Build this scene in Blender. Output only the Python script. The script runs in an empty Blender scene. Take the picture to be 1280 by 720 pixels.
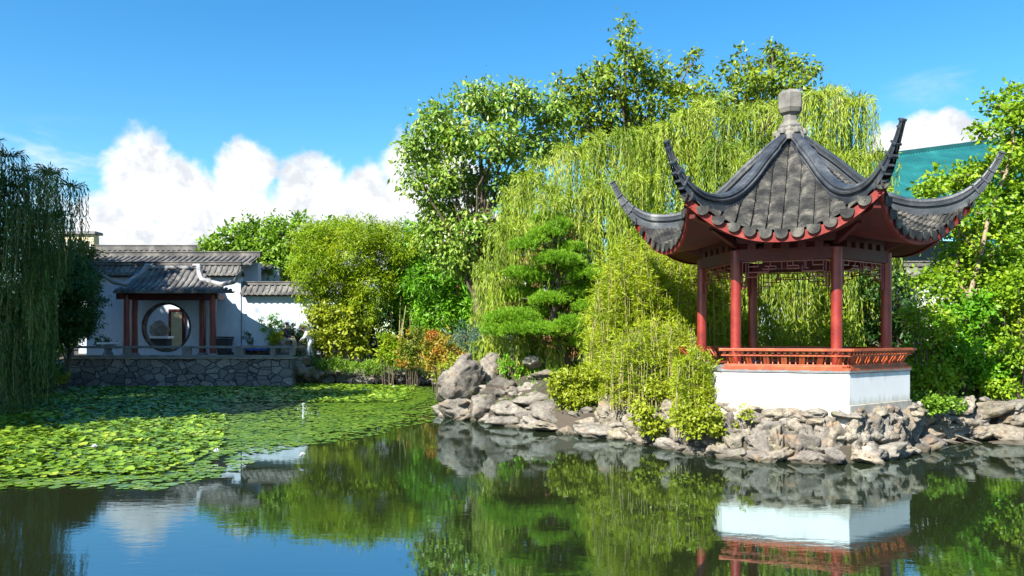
import bpy, bmesh, math, random
import numpy as np
from mathutils import Vector, Matrix
random.seed(7)
RNG = np.random.default_rng(11)
R = math.radians
scene = bpy.context.scene
COL = scene.collection
F, HY, EYE = 1000.0, 421.0, 2.4

def at(px, py, d):
    return np.array([(px-640)/F*d, d, EYE-(py-HY)/F*d])

# ---------------------------------------------------------------- scene set-up
cam_d = bpy.data.cameras.new('camera'); cam = bpy.data.objects.new('camera', cam_d)
COL.objects.link(cam); scene.camera = cam
cam.location = (0, 0, EYE); cam.rotation_euler = (R(90), 0, 0)
cam_d.sensor_width = 36; cam_d.lens = 36*F/1280; cam_d.shift_y = 61/1280
cam_d.clip_start = .1; cam_d.clip_end = 3000
vs = scene.view_settings
vs.view_transform = 'Standard'; vs.look = 'None'; vs.gamma = 1; vs.use_curve_mapping = False
vs.exposure = 1.35
scene.render.engine = 'CYCLES'
cy = scene.cycles
cy.max_bounces = 6; cy.diffuse_bounces = 2; cy.glossy_bounces = 3; cy.transmission_bounces = 3; cy.transparent_max_bounces = 4
cy.caustics_reflective = False; cy.caustics_refractive = False
cy.sample_clamp_indirect = 6
cy.use_denoising = True
try:
    cy.denoiser = 'OPENIMAGEDENOISE'; cy.denoising_input_passes = 'RGB_ALBEDO_NORMAL'; cy.denoising_prefilter = 'ACCURATE'
except Exception: pass

SUN_AZ, SUN_EL = 39.0, 42.0          # degrees left of straight behind the camera, height
s_dir = Vector((-math.sin(R(SUN_AZ))*math.cos(R(SUN_EL)), -math.cos(R(SUN_AZ))*math.cos(R(SUN_EL)), math.sin(R(SUN_EL))))
sl = bpy.data.lights.new('sun', 'SUN'); sl.energy = 5.0; sl.angle = R(.5); sl.color = (1, .95, .86)
so = bpy.data.objects.new('sun', sl); COL.objects.link(so); so.location = (-20, -20, 40)
so.rotation_euler = (-s_dir).to_track_quat('-Z', 'Y').to_euler()

# ---------------------------------------------------------------- node helpers
class NT:
    def __init__(s, nt): s.nt = nt; s.n = nt.nodes; s.l = nt.links
    def new(s, t, **k):
        n = s.n.new(t)
        for a, b in k.items(): setattr(n, a, b)
        return n
    def set(s, node, **k):
        for a, b in k.items(): node.inputs[a].default_value = b
        return node
    def link(s, a, b): s.l.new(a, b)
    def math(s, op, a, b=None, c=None, clamp=False):
        n = s.new('ShaderNodeMath', operation=op); n.use_clamp = clamp
        for i, v in enumerate((a, b, c)):
            if v is None: continue
            if isinstance(v, (int, float)): n.inputs[i].default_value = v
            else: s.link(v, n.inputs[i])
        return n.outputs[0]
    def mix(s, f, a, b, blend='MIX'):
        n = s.new('ShaderNodeMix', data_type='RGBA', blend_type=blend)
        for sock, v in ((n.inputs[0], f), (n.inputs[6], a), (n.inputs[7], b)):
            if isinstance(v, (int, float)): sock.default_value = v
            elif isinstance(v, tuple): sock.default_value = v if len(v) == 4 else (*v, 1)
            else: s.link(v, sock)
        return n.outputs[2]
    def ramp(s, f, stops, interp='LINEAR'):
        n = s.new('ShaderNodeValToRGB'); cr = n.color_ramp; cr.interpolation = interp
        while len(cr.elements) < len(stops): cr.elements.new(.5)
        for e, (p, c) in zip(cr.elements, stops):
            e.position = p; e.color = (*c, 1) if len(c) == 3 else c
        s.link(f, n.inputs[0]); return n.outputs[0]
    def noise(s, vec, scale, detail=4, rough=.55, dist=0):
        n = s.new('ShaderNodeTexNoise'); s.set(n, Scale=scale, Detail=detail, Roughness=rough, Distortion=dist)
        if vec is not None: s.link(vec, n.inputs['Vector'])
        return n.outputs[0]
    def mapr(s, f, a, b, c=0., d=1., smooth=True):
        n = s.new('ShaderNodeMapRange', interpolation_type='SMOOTHSTEP' if smooth else 'LINEAR')
        s.link(f, n.inputs[0])
        for i, v in enumerate((a, b, c, d)): n.inputs[1+i].default_value = v
        return n.outputs[0]

def new_mat(name):
    m = bpy.data.materials.new(name); m.use_nodes = True
    t = NT(m.node_tree); t.n.clear()
    out = t.new('ShaderNodeOutputMaterial'); b = t.new('ShaderNodeBsdfPrincipled')
    t.link(b.outputs[0], out.inputs[0])
    return m, t, b, out

def surf_mat(name, stops, scale=3., rough=.8, bump=.3, bscale=None, detail=6, fine=.25, spec=.3, metallic=0, dist=.02, coat=0, stretch=None):
    """weathered surface: large noise picks among stops, fine noise dirties it, bump on top"""
    m, t, b, out = new_mat(name)
    g = t.new('ShaderNodeNewGeometry').outputs['Position']
    v = g
    if stretch:
        mp = t.new('ShaderNodeMapping'); mp.inputs['Scale'].default_value = stretch; t.link(g, mp.inputs[0]); v = mp.outputs[0]
    n1 = t.noise(v, scale, detail); n2 = t.noise(v, scale*9, 5, .7)
    c = t.ramp(n1, stops)
    c = t.mix(t.math('MULTIPLY', t.mapr(n2, .35, .7), fine), c, t.mix(.6, c, (0.02, .02, .018), 'MIX'))
    t.link(c, b.inputs['Base Color'])
    t.set(b, Roughness=rough, Metallic=metallic); b.inputs['Specular IOR Level'].default_value = spec
    if coat: b.inputs['Coat Weight'].default_value = coat; b.inputs['Coat Roughness'].default_value = .25
    if bump:
        bn = t.new('ShaderNodeBump'); t.set(bn, Strength=bump, Distance=dist)
        hh = t.math('ADD', t.noise(v, bscale or scale*4, 8, .65), t.math('MULTIPLY', n2, .5))
        t.link(hh, bn.inputs['Height']); t.link(bn.outputs[0], b.inputs['Normal'])
    return m

def leaf_mat(name, stops, trans=.35, rough=.45, patch=.5, pscale=.5, spec=.35):
    """leaf colour from a per-leaf random value and a slow patch noise over the plant"""
    m, t, b, out = new_mat(name)
    at_ = t.new('ShaderNodeAttribute'); at_.attribute_name = 'rnd'
    g = t.new('ShaderNodeNewGeometry').outputs['Position']
    n = t.noise(g, pscale, 3)
    f = t.math('ADD', t.math('MULTIPLY', at_.outputs['Fac'], 1-patch), t.math('MULTIPLY', t.mapr(n, .3, .7, smooth=False), patch), clamp=True)
    c = t.ramp(f, stops)
    t.link(c, b.inputs['Base Color']); t.set(b, Roughness=rough); b.inputs['Specular IOR Level'].default_value = spec
    tr = t.new('ShaderNodeBsdfTranslucent'); t.link(t.mix(1., c, (1, .98, .55), 'MULTIPLY'), tr.inputs[0])
    mx = t.new('ShaderNodeMixShader'); mx.inputs[0].default_value = trans
    t.link(b.outputs[0], mx.inputs[1]); t.link(tr.outputs[0], mx.inputs[2]); t.link(mx.outputs[0], out.inputs[0])
    return m

# ---------------------------------------------------------------- mesh helpers
def link(o, parent=None):
    COL.objects.link(o)
    if parent is not None: o.parent = parent
    return o
def tag(o, label=None, cat=None, group=None, kind=None):
    if label: o['label'] = label
    if cat: o['category'] = cat
    if group: o['group'] = group
    if kind: o['kind'] = kind
    return o
def empty(name, loc, label, cat, group=None, rz=0):
    o = bpy.data.objects.new(name, None); o.empty_display_size = .3
    link(o); o.location = tuple(float(x) for x in loc); o.rotation_euler = (0, 0, rz)
    return tag(o, label, cat, group)

def np_mesh(name, V, Fc, m, parent=None, rnd=None, smooth=False, origin=None):
    """V (n,3), Fc (k,c) int array; world coordinates (origin of parent/own subtracted)"""
    V = np.asarray(V, np.float32); Fc = np.asarray(Fc, np.int32)
    if parent is not None: V = V-np.array(parent_world(parent), np.float32)
    elif origin is not None: V = V-np.array(origin, np.float32)
    me = bpy.data.meshes.new(name)
    k, c = Fc.shape
    me.vertices.add(len(V)); me.vertices.foreach_set('co', V.ravel())
    me.loops.add(k*c); me.loops.foreach_set('vertex_index', Fc.ravel())
    me.polygons.add(k); me.polygons.foreach_set('loop_start', np.arange(0, k*c, c, dtype=np.int32))
    me.polygons.foreach_set('loop_total', np.full(k, c, np.int32))
    if rnd is not None:
        a = me.attributes.new('rnd', 'FLOAT', 'FACE'); a.data.foreach_set('value', np.asarray(rnd, np.float32))
    me.update(calc_edges=True)
    if smooth: me.polygons.foreach_set('use_smooth', np.ones(k, bool))
    me.materials.append(m)
    o = bpy.data.objects.new(name, me); link(o, parent)
    if parent is None and origin is not None: o.location = tuple(float(x) for x in origin)
    return o

def parent_world(o):
    p = Vector((0, 0, 0))
    while o is not None: p += o.location; o = o.parent
    return p

class MB:
    """collects shapes in world coordinates into one mesh"""
    def __init__(s): s.v = []; s.f = []
    def add(s, vs, fs):
        k = len(s.v); s.v += [tuple(map(float, v)) for v in vs]; s.f += [tuple(k+i for i in f) for f in fs]
    def box(s, c, size, rz=0, tilt=None):
        x, y, z = [a/2 for a in size]
        M = Matrix.Rotation(rz, 3, 'Z')
        if tilt is not None: M = M @ tilt
        vs = [Vector(c)+M@Vector((i*x, j*y, k*z)) for i in (-1, 1) for j in (-1, 1) for k in (-1, 1)]
        s.add(vs, [(0, 1, 3, 2), (4, 6, 7, 5), (0, 4, 5, 1), (2, 3, 7, 6), (0, 2, 6, 4), (1, 5, 7, 3)])
    def bar(s, a, b, w, h=None, up=(0, 0, 1)):
        a, b = Vector(a), Vector(b); h = h or w
        d = (b-a).normalized(); u = Vector(up)
        if abs(d.dot(u)) > .99: u = Vector((0, 1, 0))
        sd = d.cross(u).normalized(); u = sd.cross(d)
        vs = [p+sd*i*w/2+u*j*h/2 for p in (a, b) for i, j in ((-1, -1), (1, -1), (1, 1), (-1, 1))]
        s.add(vs, [(3, 2, 1, 0), (4, 5, 6, 7), (0, 1, 5, 4), (1, 2, 6, 5), (2, 3, 7, 6), (3, 0, 4, 7)])
    def tube(s, pts, rad, seg=8, cap=True):
        pts = [Vector(p) for p in pts]; n = len(pts)
        if isinstance(rad, (int, float)): rad = [rad]*n
        vs = []; prev = None
        for i, p in enumerate(pts):
            d = (pts[min(i+1, n-1)]-pts[max(i-1, 0)]).normalized()
            u = prev if prev is not None else (Vector((0, 0, 1)) if abs(d.z) < .9 else Vector((1, 0, 0)))
            sd = d.cross(u).normalized(); u2 = sd.cross(d).normalized(); prev = u2
            vs += [p+(sd*math.cos(2*math.pi*k/seg)+u2*math.sin(2*math.pi*k/seg))*rad[i] for k in range(seg)]
        fs = [(i*seg+k, i*seg+(k+1) % seg, (i+1)*seg+(k+1) % seg, (i+1)*seg+k) for i in range(n-1) for k in range(seg)]
        if cap: fs += [tuple(range(seg))[::-1], tuple((n-1)*seg+k for k in range(seg))]
        s.add(vs, fs)
    def lathe(s, c, prof, seg=24, rot=0):
        vs = [Vector(c)+Vector((r*math.cos(2*math.pi*k/seg+rot), r*math.sin(2*math.pi*k/seg+rot), z)) for r, z in prof for k in range(seg)]
        n = len(prof)
        fs = [(i*seg+k, i*seg+(k+1) % seg, (i+1)*seg+(k+1) % seg, (i+1)*seg+k) for i in range(n-1) for k in range(seg)]
        fs += [tuple(range(seg))[::-1], tuple((n-1)*seg+k for k in range(seg))]
        s.add(vs, fs)
    def prism(s, poly, z0, z1):
        n = len(poly)
        s.add([(x, y, z0) for x, y in poly]+[(x, y, z1) for x, y in poly],
              [tuple(range(n))[::-1], tuple(range(n, 2*n))]+[(i, (i+1) % n, n+(i+1) % n, n+i) for i in range(n)])
    def grid(s, P):
        """P[i][j] points"""
        a, b = len(P), len(P[0])
        s.add([p for row in P for p in row], [(i*b+j, i*b+j+1, (i+1)*b+j+1, (i+1)*b+j) for i in range(a-1) for j in range(b-1)])
    def build(s, name, m, parent=None, smooth=False, origin=None, bevel=0, solid=0):
        off = parent_world(parent) if parent is not None else Vector(origin or (0, 0, 0))
        me = bpy.data.meshes.new(name)
        me.from_pydata([(v[0]-off.x, v[1]-off.y, v[2]-off.z) for v in s.v], [], s.f); me.update()
        if smooth:
            me.polygons.foreach_set('use_smooth', np.ones(len(me.polygons), bool))
            try: me.set_sharp_from_angle(angle=R(40))
            except Exception: pass
        me.materials.append(m)
        o = bpy.data.objects.new(name, me); link(o, parent)
        if parent is None: o.location = off
        if bevel:
            b = o.modifiers.new('bevel', 'BEVEL'); b.width = bevel; b.segments = 2; b.limit_method = 'ANGLE'
        if solid:
            b = o.modifiers.new('solid', 'SOLIDIFY'); b.thickness = solid
        return o

# ---------------------------------------------------------------- numpy noise
def _h(ix, iy, iz, seed):
    h = (ix.astype(np.int64)*374761393+iy.astype(np.int64)*668265263+iz.astype(np.int64)*2147483647+seed*1274126177) & 0xffffffff
    h = ((h ^ (h >> 13))*1274126177) & 0xffffffff
    h = h ^ (h >> 16)
    return (h & 0xffffff)/float(0xffffff)*2-1
def vnoise(p, seed=0):
    i = np.floor(p); f = p-i; f = f*f*(3-2*f); i = i.astype(np.int64)
    o = 0
    for dx in (0, 1):
        for dy in (0, 1):
            for dz in (0, 1):
                w = (f[:, 0] if dx else 1-f[:, 0])*(f[:, 1] if dy else 1-f[:, 1])*(f[:, 2] if dz else 1-f[:, 2])
                o = o+w*_h(i[:, 0]+dx, i[:, 1]+dy, i[:, 2]+dz, seed)
    return o
def fbm(p, oct=4, seed=0):
    o = 0; a = 1; s = 0
    for k in range(oct):
        o = o+a*vnoise(p*2**k+k*17.3, seed+k); s += a; a *= .5
    return o/s
def unit(v): return v/np.maximum(np.linalg.norm(v, axis=-1, keepdims=True), 1e-9)
def rdir(n): return unit(RNG.normal(size=(n, 3)))

# ---------------------------------------------------------------- sky
w = bpy.data.worlds.new('World'); scene.world = w; w.use_nodes = True
t = NT(w.node_tree); t.n.clear()
wo = t.new('ShaderNodeOutputWorld'); bg = t.new('ShaderNodeBackground'); t.link(bg.outputs[0], wo.inputs[0])
sky = t.new('ShaderNodeTexSky', sky_type='NISHITA'); sky.sun_disc = False
sky.sun_elevation = R(SUN_EL); sky.sun_rotation = math.atan2(s_dir.x, s_dir.y)
sky.air_density = 1.0; sky.dust_density = .3; sky.ozone_density = 2.2; sky.altitude = 0
STR = .088
gen = t.new('ShaderNodeTexCoord').outputs['Generated']
sx = t.new('ShaderNodeSeparateXYZ'); t.link(gen, sx.inputs[0])
az = t.math('ARCTAN2', sx.outputs[0], sx.outputs[1]); el = t.math('ARCSINE', sx.outputs[2])
cmb = t.new('ShaderNodeCombineXYZ'); t.link(az, cmb.inputs[0]); t.link(el, cmb.inputs[1])
hsv = t.new('ShaderNodeHueSaturation'); t.set(hsv, Saturation=1.36, Value=1.0); t.link(sky.outputs[0], hsv.inputs['Color'])
skyc = t.mix(1., hsv.outputs[0], (STR*.86, STR*1.06, STR*1.02), 'MULTIPLY')
def ae(px, py):
    x = (px-640)/F; z = (HY-py)/F
    return math.atan(x), math.atan(z/math.sqrt(1+x*x))
# puffs (px, py, half width, half height) where the cumulus bank stands
puffs = [(175, 235, 40, 62), (225, 262, 50, 62), (150, 290, 60, 45), (303, 214, 34, 36), (290, 275, 60, 50), (355, 300, 90, 50), (400, 258, 50, 54),
         (460, 262, 50, 56), (515, 235, 45, 62), (250, 320, 150, 50), (430, 320, 150, 50), (560, 260, 60, 70), (1165, 170, 42, 26), (1210, 178, 34, 14), (1120, 190, 40, 30),
         (1180, 230, 90, 40)]
bias = None
for px, py, hw, hh in puffs:
    a0, e0 = ae(px, py)
    dx = t.math('DIVIDE', t.math('SUBTRACT', az, a0), hw/F*.95); dy = t.math('DIVIDE', t.math('SUBTRACT', el, e0), hh/F)
    r = t.math('SUBTRACT', 1., t.math('ADD', t.math('MULTIPLY', dx, dx), t.math('MULTIPLY', dy, dy)))
    bias = r if bias is None else t.math('SMOOTH_MAX', bias, r, .25)
n1 = t.noise(cmb.outputs[0], 16, 9, .58, .3); n2 = t.noise(cmb.outputs[0], 34, 8, .6, .2)
# generic clouds low in all other directions
n3 = t.noise(cmb.outputs[0], 3.2, 9, .58)
back = t.mapr(t.math('ABSOLUTE', az), .9, 1.5)
gcl = t.math('MULTIPLY', t.math('MULTIPLY', t.mapr(n3, .5, .62), back), t.mapr(el, .75, .35))
fld = t.math('ADD', t.math('MAXIMUM', bias, -3.), t.math('MULTIPLY', t.math('SUBTRACT', n1, .5), 3.6))
cum = t.mapr(fld, -.45, .4)
# thin wisps
mp = t.new('ShaderNodeMapping'); mp.inputs['Scale'].default_value = (5, 16, 1); t.link(cmb.outputs[0], mp.inputs[0])
wn = t.noise(mp.outputs[0], 1.6, 8, .6, .5)
a0, e0 = ae(95, 215); dx = t.math('DIVIDE', t.math('SUBTRACT', az, a0), .10); dy = t.math('DIVIDE', t.math('SUBTRACT', el, e0), .05)
wz = t.mapr(t.math('ADD', t.math('MULTIPLY', dx, dx), t.math('MULTIPLY', dy, dy)), 1.6, .2)
a0, e0 = ae(1190, 110); dx = t.math('DIVIDE', t.math('SUBTRACT', az, a0), .07); dy = t.math('DIVIDE', t.math('SUBTRACT', el, e0), .02)
wz2 = t.mapr(t.math('ADD', t.math('MULTIPLY', dx, dx), t.math('MULTIPLY', dy, dy)), 1.6, .2)
wisp = t.math('MULTIPLY', t.mapr(wn, .42, .72), t.math('MULTIPLY', t.math('MAXIMUM', wz, t.math('MULTIPLY', wz2, .4)), .75))
ck = t.math('MAXIMUM', t.math('MAXIMUM', cum, wisp), gcl)
shade = t.mapr(t.math('ADD', t.math('MULTIPLY', n2, .6), t.math('MULTIPLY', n1, .5)), .50, .66)
cc = t.mix(shade, (.455, .46, .465), (.32, .335, .36))
t.link(t.mix(ck, skyc, cc), bg.inputs[0]); bg.inputs[1].default_value = 1.
# ---------------------------------------------------------------- materials
M = {}
M['soil'] = surf_mat('soil', [(.3, (.05, .042, .032)), (.5, (.075, .06, .045)), (.7, (.05, .055, .02))], .8, .95, .6, dist=.05)
def rock_mat(name, k=1.0, tint=(1, 1, 1)):
    m, t, b, out = new_mat(name)
    g = t.new('ShaderNodeNewGeometry').outputs['Position']
    n1 = t.noise(g, 1.1, 7, .6, .6); n2 = t.noise(g, 9, 8, .7)
    c = t.ramp(n1, [(.28, tuple(a*k*b_ for a, b_ in zip((.11, .10, .09), tint))), (.42, tuple(a*k*b_ for a, b_ in zip((.27, .25, .225), tint))),
                    (.55, tuple(a*k*b_ for a, b_ in zip((.40, .37, .33), tint))), (.72, tuple(a*k*b_ for a, b_ in zip((.52, .47, .40), tint)))])
    c = t.mix(t.mapr(n2, .46, .62), c, t.mix(.55, c, (.07, .062, .052)))
    # rust and lichen patches
    c = t.mix(t.math('MULTIPLY', t.mapr(t.noise(g, 2.3, 5, .6, 1.), .56, .68), .55), c, (.30, .19, .10))
    c = t.mix(t.math('MULTIPLY', t.mapr(t.noise(g, 3.1, 6, .65), .58, .7), .6), c, (.16, .19, .05))
    # wet and algae stained waterline
    sz = t.new('ShaderNodeSeparateXYZ'); t.link(g, sz.inputs[0])
    wl = t.mapr(t.math('ADD', sz.outputs[2], t.math('MULTIPLY', t.math('SUBTRACT', n1, .5), .16)), .1, .03)
    c = t.mix(t.math('MULTIPLY', wl, .75), c, (.06, .05, .032))
    t.link(c, b.inputs['Base Color']); t.set(b, Roughness=.85); b.inputs['Specular IOR Level'].default_value = .25
    v = t.new('ShaderNodeTexVoronoi', feature='DISTANCE_TO_EDGE'); t.set(v, Scale=4.2)
    mp = t.new('ShaderNodeVectorMath', operation='MULTIPLY_ADD')
    nz = t.new('ShaderNodeTexNoise'); t.set(nz, Scale=3., Detail=4.); t.link(g, nz.inputs[0])
    t.link(nz.outputs['Color'], mp.inputs[0]); mp.inputs[1].default_value = (.7, .7, .7); t.link(g, mp.inputs[2])
    t.link(mp.outputs[0], v.inputs['Vector'])
    crack = t.mapr(v.outputs['Distance'], 0, .05)
    b1 = t.new('ShaderNodeBump'); t.set(b1, Strength=.75, Distance=.04); t.link(t.math('ADD', n2, t.math('MULTIPLY', crack, .35)), b1.inputs['Height'])
    t.link(b1.outputs[0], b.inputs['Normal'])
    return m
M['rock'] = rock_mat('limestone', .72, (1.03, 1, .94))
M['rock2'] = rock_mat('limestone_warm', .70, (1.05, .99, .86))
M['rock3'] = rock_mat('limestone_grey', .52, (1.02, .98, .94))
M['tile'] = surf_mat('roof_tile', [(.32, (.010, .010, .011)), (.45, (.036, .035, .033)), (.57, (.082, .078, .068)), (.70, (.19, .172, .14))], 3.4, .7, .7, 22, fine=.8, dist=.02)
M['tile_far'] = surf_mat('roof_tile_far', [(.3, (.06, .06, .063)), (.5, (.13, .125, .12)), (.7, (.24, .23, .21))], 1.3, .75, .3, 10, fine=.7)
M['ridge'] = surf_mat('ridge_plaster', [(.3, (.020, .023, .029)), (.48, (.042, .048, .058)), (.62, (.085, .092, .10)), (.76, (.24, .235, .22))], 1.9, .38, .35, 12, fine=.7, spec=.5)
M['ridge_far'] = surf_mat('ridge_far', [(.3, (.16, .16, .17)), (.6, (.34, .34, .34))], 1.7, .6, .3, 10)
M['finial'] = surf_mat('finial_stone', [(.3, (.11, .105, .095)), (.55, (.20, .19, .17)), (.75, (.28, .24, .18))], 3, .8, .3)
M['lacquer'] = surf_mat('red_lacquer', [(.3, (.15, .012, .008)), (.5, (.26, .020, .013)), (.7, (.32, .045, .025)), (.85, (.36, .11, .07))], 3.2, .42, .12, fine=.45, spec=.5, coat=.15)
M['board'] = surf_mat('red_eave_board', [(.3, (.16, .015, .012)), (.6, (.26, .028, .02)), (.8, (.36, .12, .09))], 5, .6, .15, fine=.5)
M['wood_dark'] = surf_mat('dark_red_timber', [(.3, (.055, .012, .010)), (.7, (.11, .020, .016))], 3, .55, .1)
M['rail'] = surf_mat('orange_rail_timber', [(.3, (.26, .045, .014)), (.5, (.42, .08, .022)), (.75, (.56, .15, .045))], 4, .48, .15, fine=.55, spec=.5)
M['plaster'] = surf_mat('white_plaster', [(.3, (.72, .72, .71)), (.5, (.80, .80, .79)), (.8, (.84, .84, .83))], 1.2, .85, .12, fine=.1, dist=.01)
M['plaster_old_shade'] = surf_mat('weathered_shade_plaster', [(.25, (.45, .52, .61)), (.5, (.55, .62, .71)), (.8, (.62, .68, .75))], .9, .85, .12, fine=.18, dist=.01, stretch=(1, 1, .35))  # weathered white plaster, with the blue of shade mixed into its base colour
M['concrete'] = surf_mat('stained_concrete', [(.3, (.30, .27, .22)), (.5, (.46, .43, .37)), (.75, (.60, .57, .50))], 2.2, .9, .4, fine=.5, stretch=(1, 1, .4))
M['stone_rail'] = surf_mat('grey_granite', [(.3, (.16, .16, .165)), (.7, (.28, .28, .28))], 3, .8, .3, fine=.5)
def plinth_mat():
    m, t, b, out = new_mat('damp_stained_plaster')
    g = t.new('ShaderNodeNewGeometry').outputs['Position']
    mp = t.new('ShaderNodeMapping'); mp.inputs['Scale'].default_value = (1, 1, .25); t.link(g, mp.inputs[0])
    sz = t.new('ShaderNodeSeparateXYZ'); t.link(g, sz.inputs[0])
    n = t.noise(mp.outputs[0], 4, 7, .65); n2 = t.noise(g, 14, 6, .7)
    c = t.ramp(t.noise(g, 1.2, 5), [(.3, (.72, .72, .70)), (.7, (.84, .84, .82))])
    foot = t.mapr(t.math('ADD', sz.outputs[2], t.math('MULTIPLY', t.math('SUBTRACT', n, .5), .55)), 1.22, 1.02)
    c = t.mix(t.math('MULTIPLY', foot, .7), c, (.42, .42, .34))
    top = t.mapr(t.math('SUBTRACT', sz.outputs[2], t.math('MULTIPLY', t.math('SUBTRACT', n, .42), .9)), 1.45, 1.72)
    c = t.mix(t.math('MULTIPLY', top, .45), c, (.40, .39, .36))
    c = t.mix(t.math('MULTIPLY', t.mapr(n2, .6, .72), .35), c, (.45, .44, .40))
    t.link(c, b.inputs['Base Color']); t.set(b, Roughness=.88)
    bn = t.new('ShaderNodeBump'); t.set(bn, Strength=.15, Distance=.01); t.link(n2, bn.inputs['Height']); t.link(bn.outputs[0], b.inputs['Normal'])
    return m
M['plinth'] = plinth_mat()
M['paving'] = surf_mat('paving', [(.3, (.28, .27, .25)), (.7, (.42, .40, .37))], 2, .85, .2)
M['bark'] = surf_mat('bark', [(.3, (.07, .05, .035)), (.7, (.17, .13, .09))], 4, .9, .8, stretch=(3, 3, .6), dist=.03)
M['bark_tan'] = surf_mat('pale_bark', [(.3, (.20, .15, .09)), (.7, (.38, .30, .19))], 4, .85, .5, stretch=(3, 3, .6))
M['cane'] = surf_mat('bamboo_cane', [(.3, (.22, .21, .07)), (.7, (.42, .36, .16))], 5, .5, .1)
M['red_dark'] = surf_mat('dark_red_column', [(.3, (.10, .018, .02)), (.7, (.19, .03, .03))], 2, .4, .1, spec=.5)
M['black_plastic'] = surf_mat('dark_grey_plastic', [(.3, (.03, .033, .036)), (.7, (.05, .053, .056))], 4, .5, .05)
M['blue_cloth'] = surf_mat('blue_cloth', [(.3, (.03, .08, .36)), (.7, (.05, .13, .50))], 4, .8, .3)
M['skin'] = surf_mat('skin', [(.3, (.42, .24, .17)), (.7, (.50, .30, .22))], 8, .55, .05, fine=0)
M['hair'] = surf_mat('brown_hair', [(.3, (.06, .03, .015)), (.7, (.12, .06, .03))], 20, .6, .3)
M['jacket'] = surf_mat('dark_jacket', [(.3, (.012, .014, .022)), (.7, (.025, .028, .04))], 6, .8, .2)
M['khaki'] = surf_mat('khaki_cloth', [(.3, (.28, .25, .17)), (.7, (.38, .34, .25))], 6, .85, .2)
M['white_cloth'] = surf_mat('white_cloth', [(.3, (.70, .70, .72)), (.7, (.80, .80, .80))], 6, .85, .2, fine=0)
M['navy_cloth'] = surf_mat('navy_cloth', [(.3, (.03, .05, .14)), (.7, (.05, .08, .20))], 6, .85, .2)
M['cream'] = surf_mat('cream_paint', [(.3, (.50, .42, .24)), (.7, (.62, .52, .32))], 2, .7, .05)
M['brick'] = surf_mat('orange_brick', [(.3, (.33, .13, .07)), (.7, (.45, .22, .12))], 3, .85, .2)
M['glass_dark'] = surf_mat('window_glass', [(.3, (.03, .04, .05)), (.7, (.06, .08, .10))], 1, .1, 0, fine=0, spec=.6)

def stone_wall_mat():
    m, t, b, out = new_mat('rubble_stone')
    g = t.new('ShaderNodeNewGeometry').outputs['Position']
    mp = t.new('ShaderNodeVectorMath', operation='MULTIPLY_ADD')
    nz = t.new('ShaderNodeTexNoise'); t.set(nz, Scale=1.5, Detail=3.); t.link(g, nz.inputs[0])
    t.link(nz.outputs['Color'], mp.inputs[0]); mp.inputs[1].default_value = (.25, .25, .25); t.link(g, mp.inputs[2])
    sc = t.new('ShaderNodeMapping'); sc.inputs['Scale'].default_value = (1.9, 1.9, 2.9); t.link(mp.outputs[0], sc.inputs[0])
    v = t.new('ShaderNodeTexVoronoi', feature='DISTANCE_TO_EDGE'); t.set(v, Scale=1.); t.link(sc.outputs[0], v.inputs['Vector'])
    v2 = t.new('ShaderNodeTexVoronoi', feature='F1'); t.set(v2, Scale=1.); t.link(sc.outputs[0], v2.inputs['Vector'])
    sp = t.new('ShaderNodeSeparateColor'); t.link(v2.outputs['Color'], sp.inputs[0])
    c = t.ramp(sp.outputs[0], [(0, (.13, .13, .135)), (.5, (.22, .21, .205)), (1, (.33, .32, .30))])
    c = t.mix(t.math('MULTIPLY', t.mapr(t.noise(g, 9, 6, .7), .4, .65), .5), c, (.09, .09, .085))
    e = t.mapr(v.outputs['Distance'], .015, .06)
    c = t.mix(e, (.045, .045, .05), c)
    t.link(c, b.inputs['Base Color']); t.set(b, Roughness=.9)
    bn = t.new('ShaderNodeBump'); t.set(bn, Strength=.8, Distance=.05); t.link(t.math('ADD', e, t.math('MULTIPLY', t.noise(g, 14, 5), .3)), bn.inputs['Height'])
    t.link(bn.outputs[0], b.inputs['Normal'])
    return m
M['rubble'] = stone_wall_mat()

def water_mat():
    m, t, b, out = new_mat('pond_water')
    g = t.new('ShaderNodeNewGeometry').outputs['Position']
    n = t.noise(g, .25, 3)
    t.link(t.mix(n, (.008, .013, .006), (.018, .022, .008)), b.inputs['Base Color'])
    t.set(b, Roughness=.5, IOR=1.1); b.inputs['Specular IOR Level'].default_value = 0
    gl = t.new('ShaderNodeBsdfGlossy'); gl.inputs['Color'].default_value = (.72, .91, 1., 1); gl.inputs['Roughness'].default_value = .012
    fr = t.new('ShaderNodeFresnel'); fr.inputs['IOR'].default_value = 6.5
    mx = t.new('ShaderNodeMixShader'); t.link(fr.outputs[0], mx.inputs[0]); t.link(b.outputs[0], mx.inputs[1]); t.link(gl.outputs[0], mx.inputs[2]); t.link(mx.outputs[0], out.inputs[0])
    mp = t.new('ShaderNodeMapping'); mp.inputs['Scale'].default_value = (1, 2.2, 1); t.link(g, mp.inputs[0])
    b1 = t.new('ShaderNodeBump'); t.set(b1, Strength=.13, Distance=.010)
    patch = t.mapr(t.noise(g, .35, 3), .35, .65, .2, 1.)
    h = t.math('MULTIPLY', t.math('ADD', t.noise(mp.outputs[0], 2.6, 3, .5, .4), t.math('MULTIPLY', t.noise(mp.outputs[0], 9, 3, .5), .25)), patch)
    t.link(h, b1.inputs['Height']); t.link(b1.outputs[0], b.inputs['Normal']); t.link(b1.outputs[0], gl.inputs['Normal']); t.link(b1.outputs[0], fr.inputs['Normal'])
    return m
M['water'] = water_mat()

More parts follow.
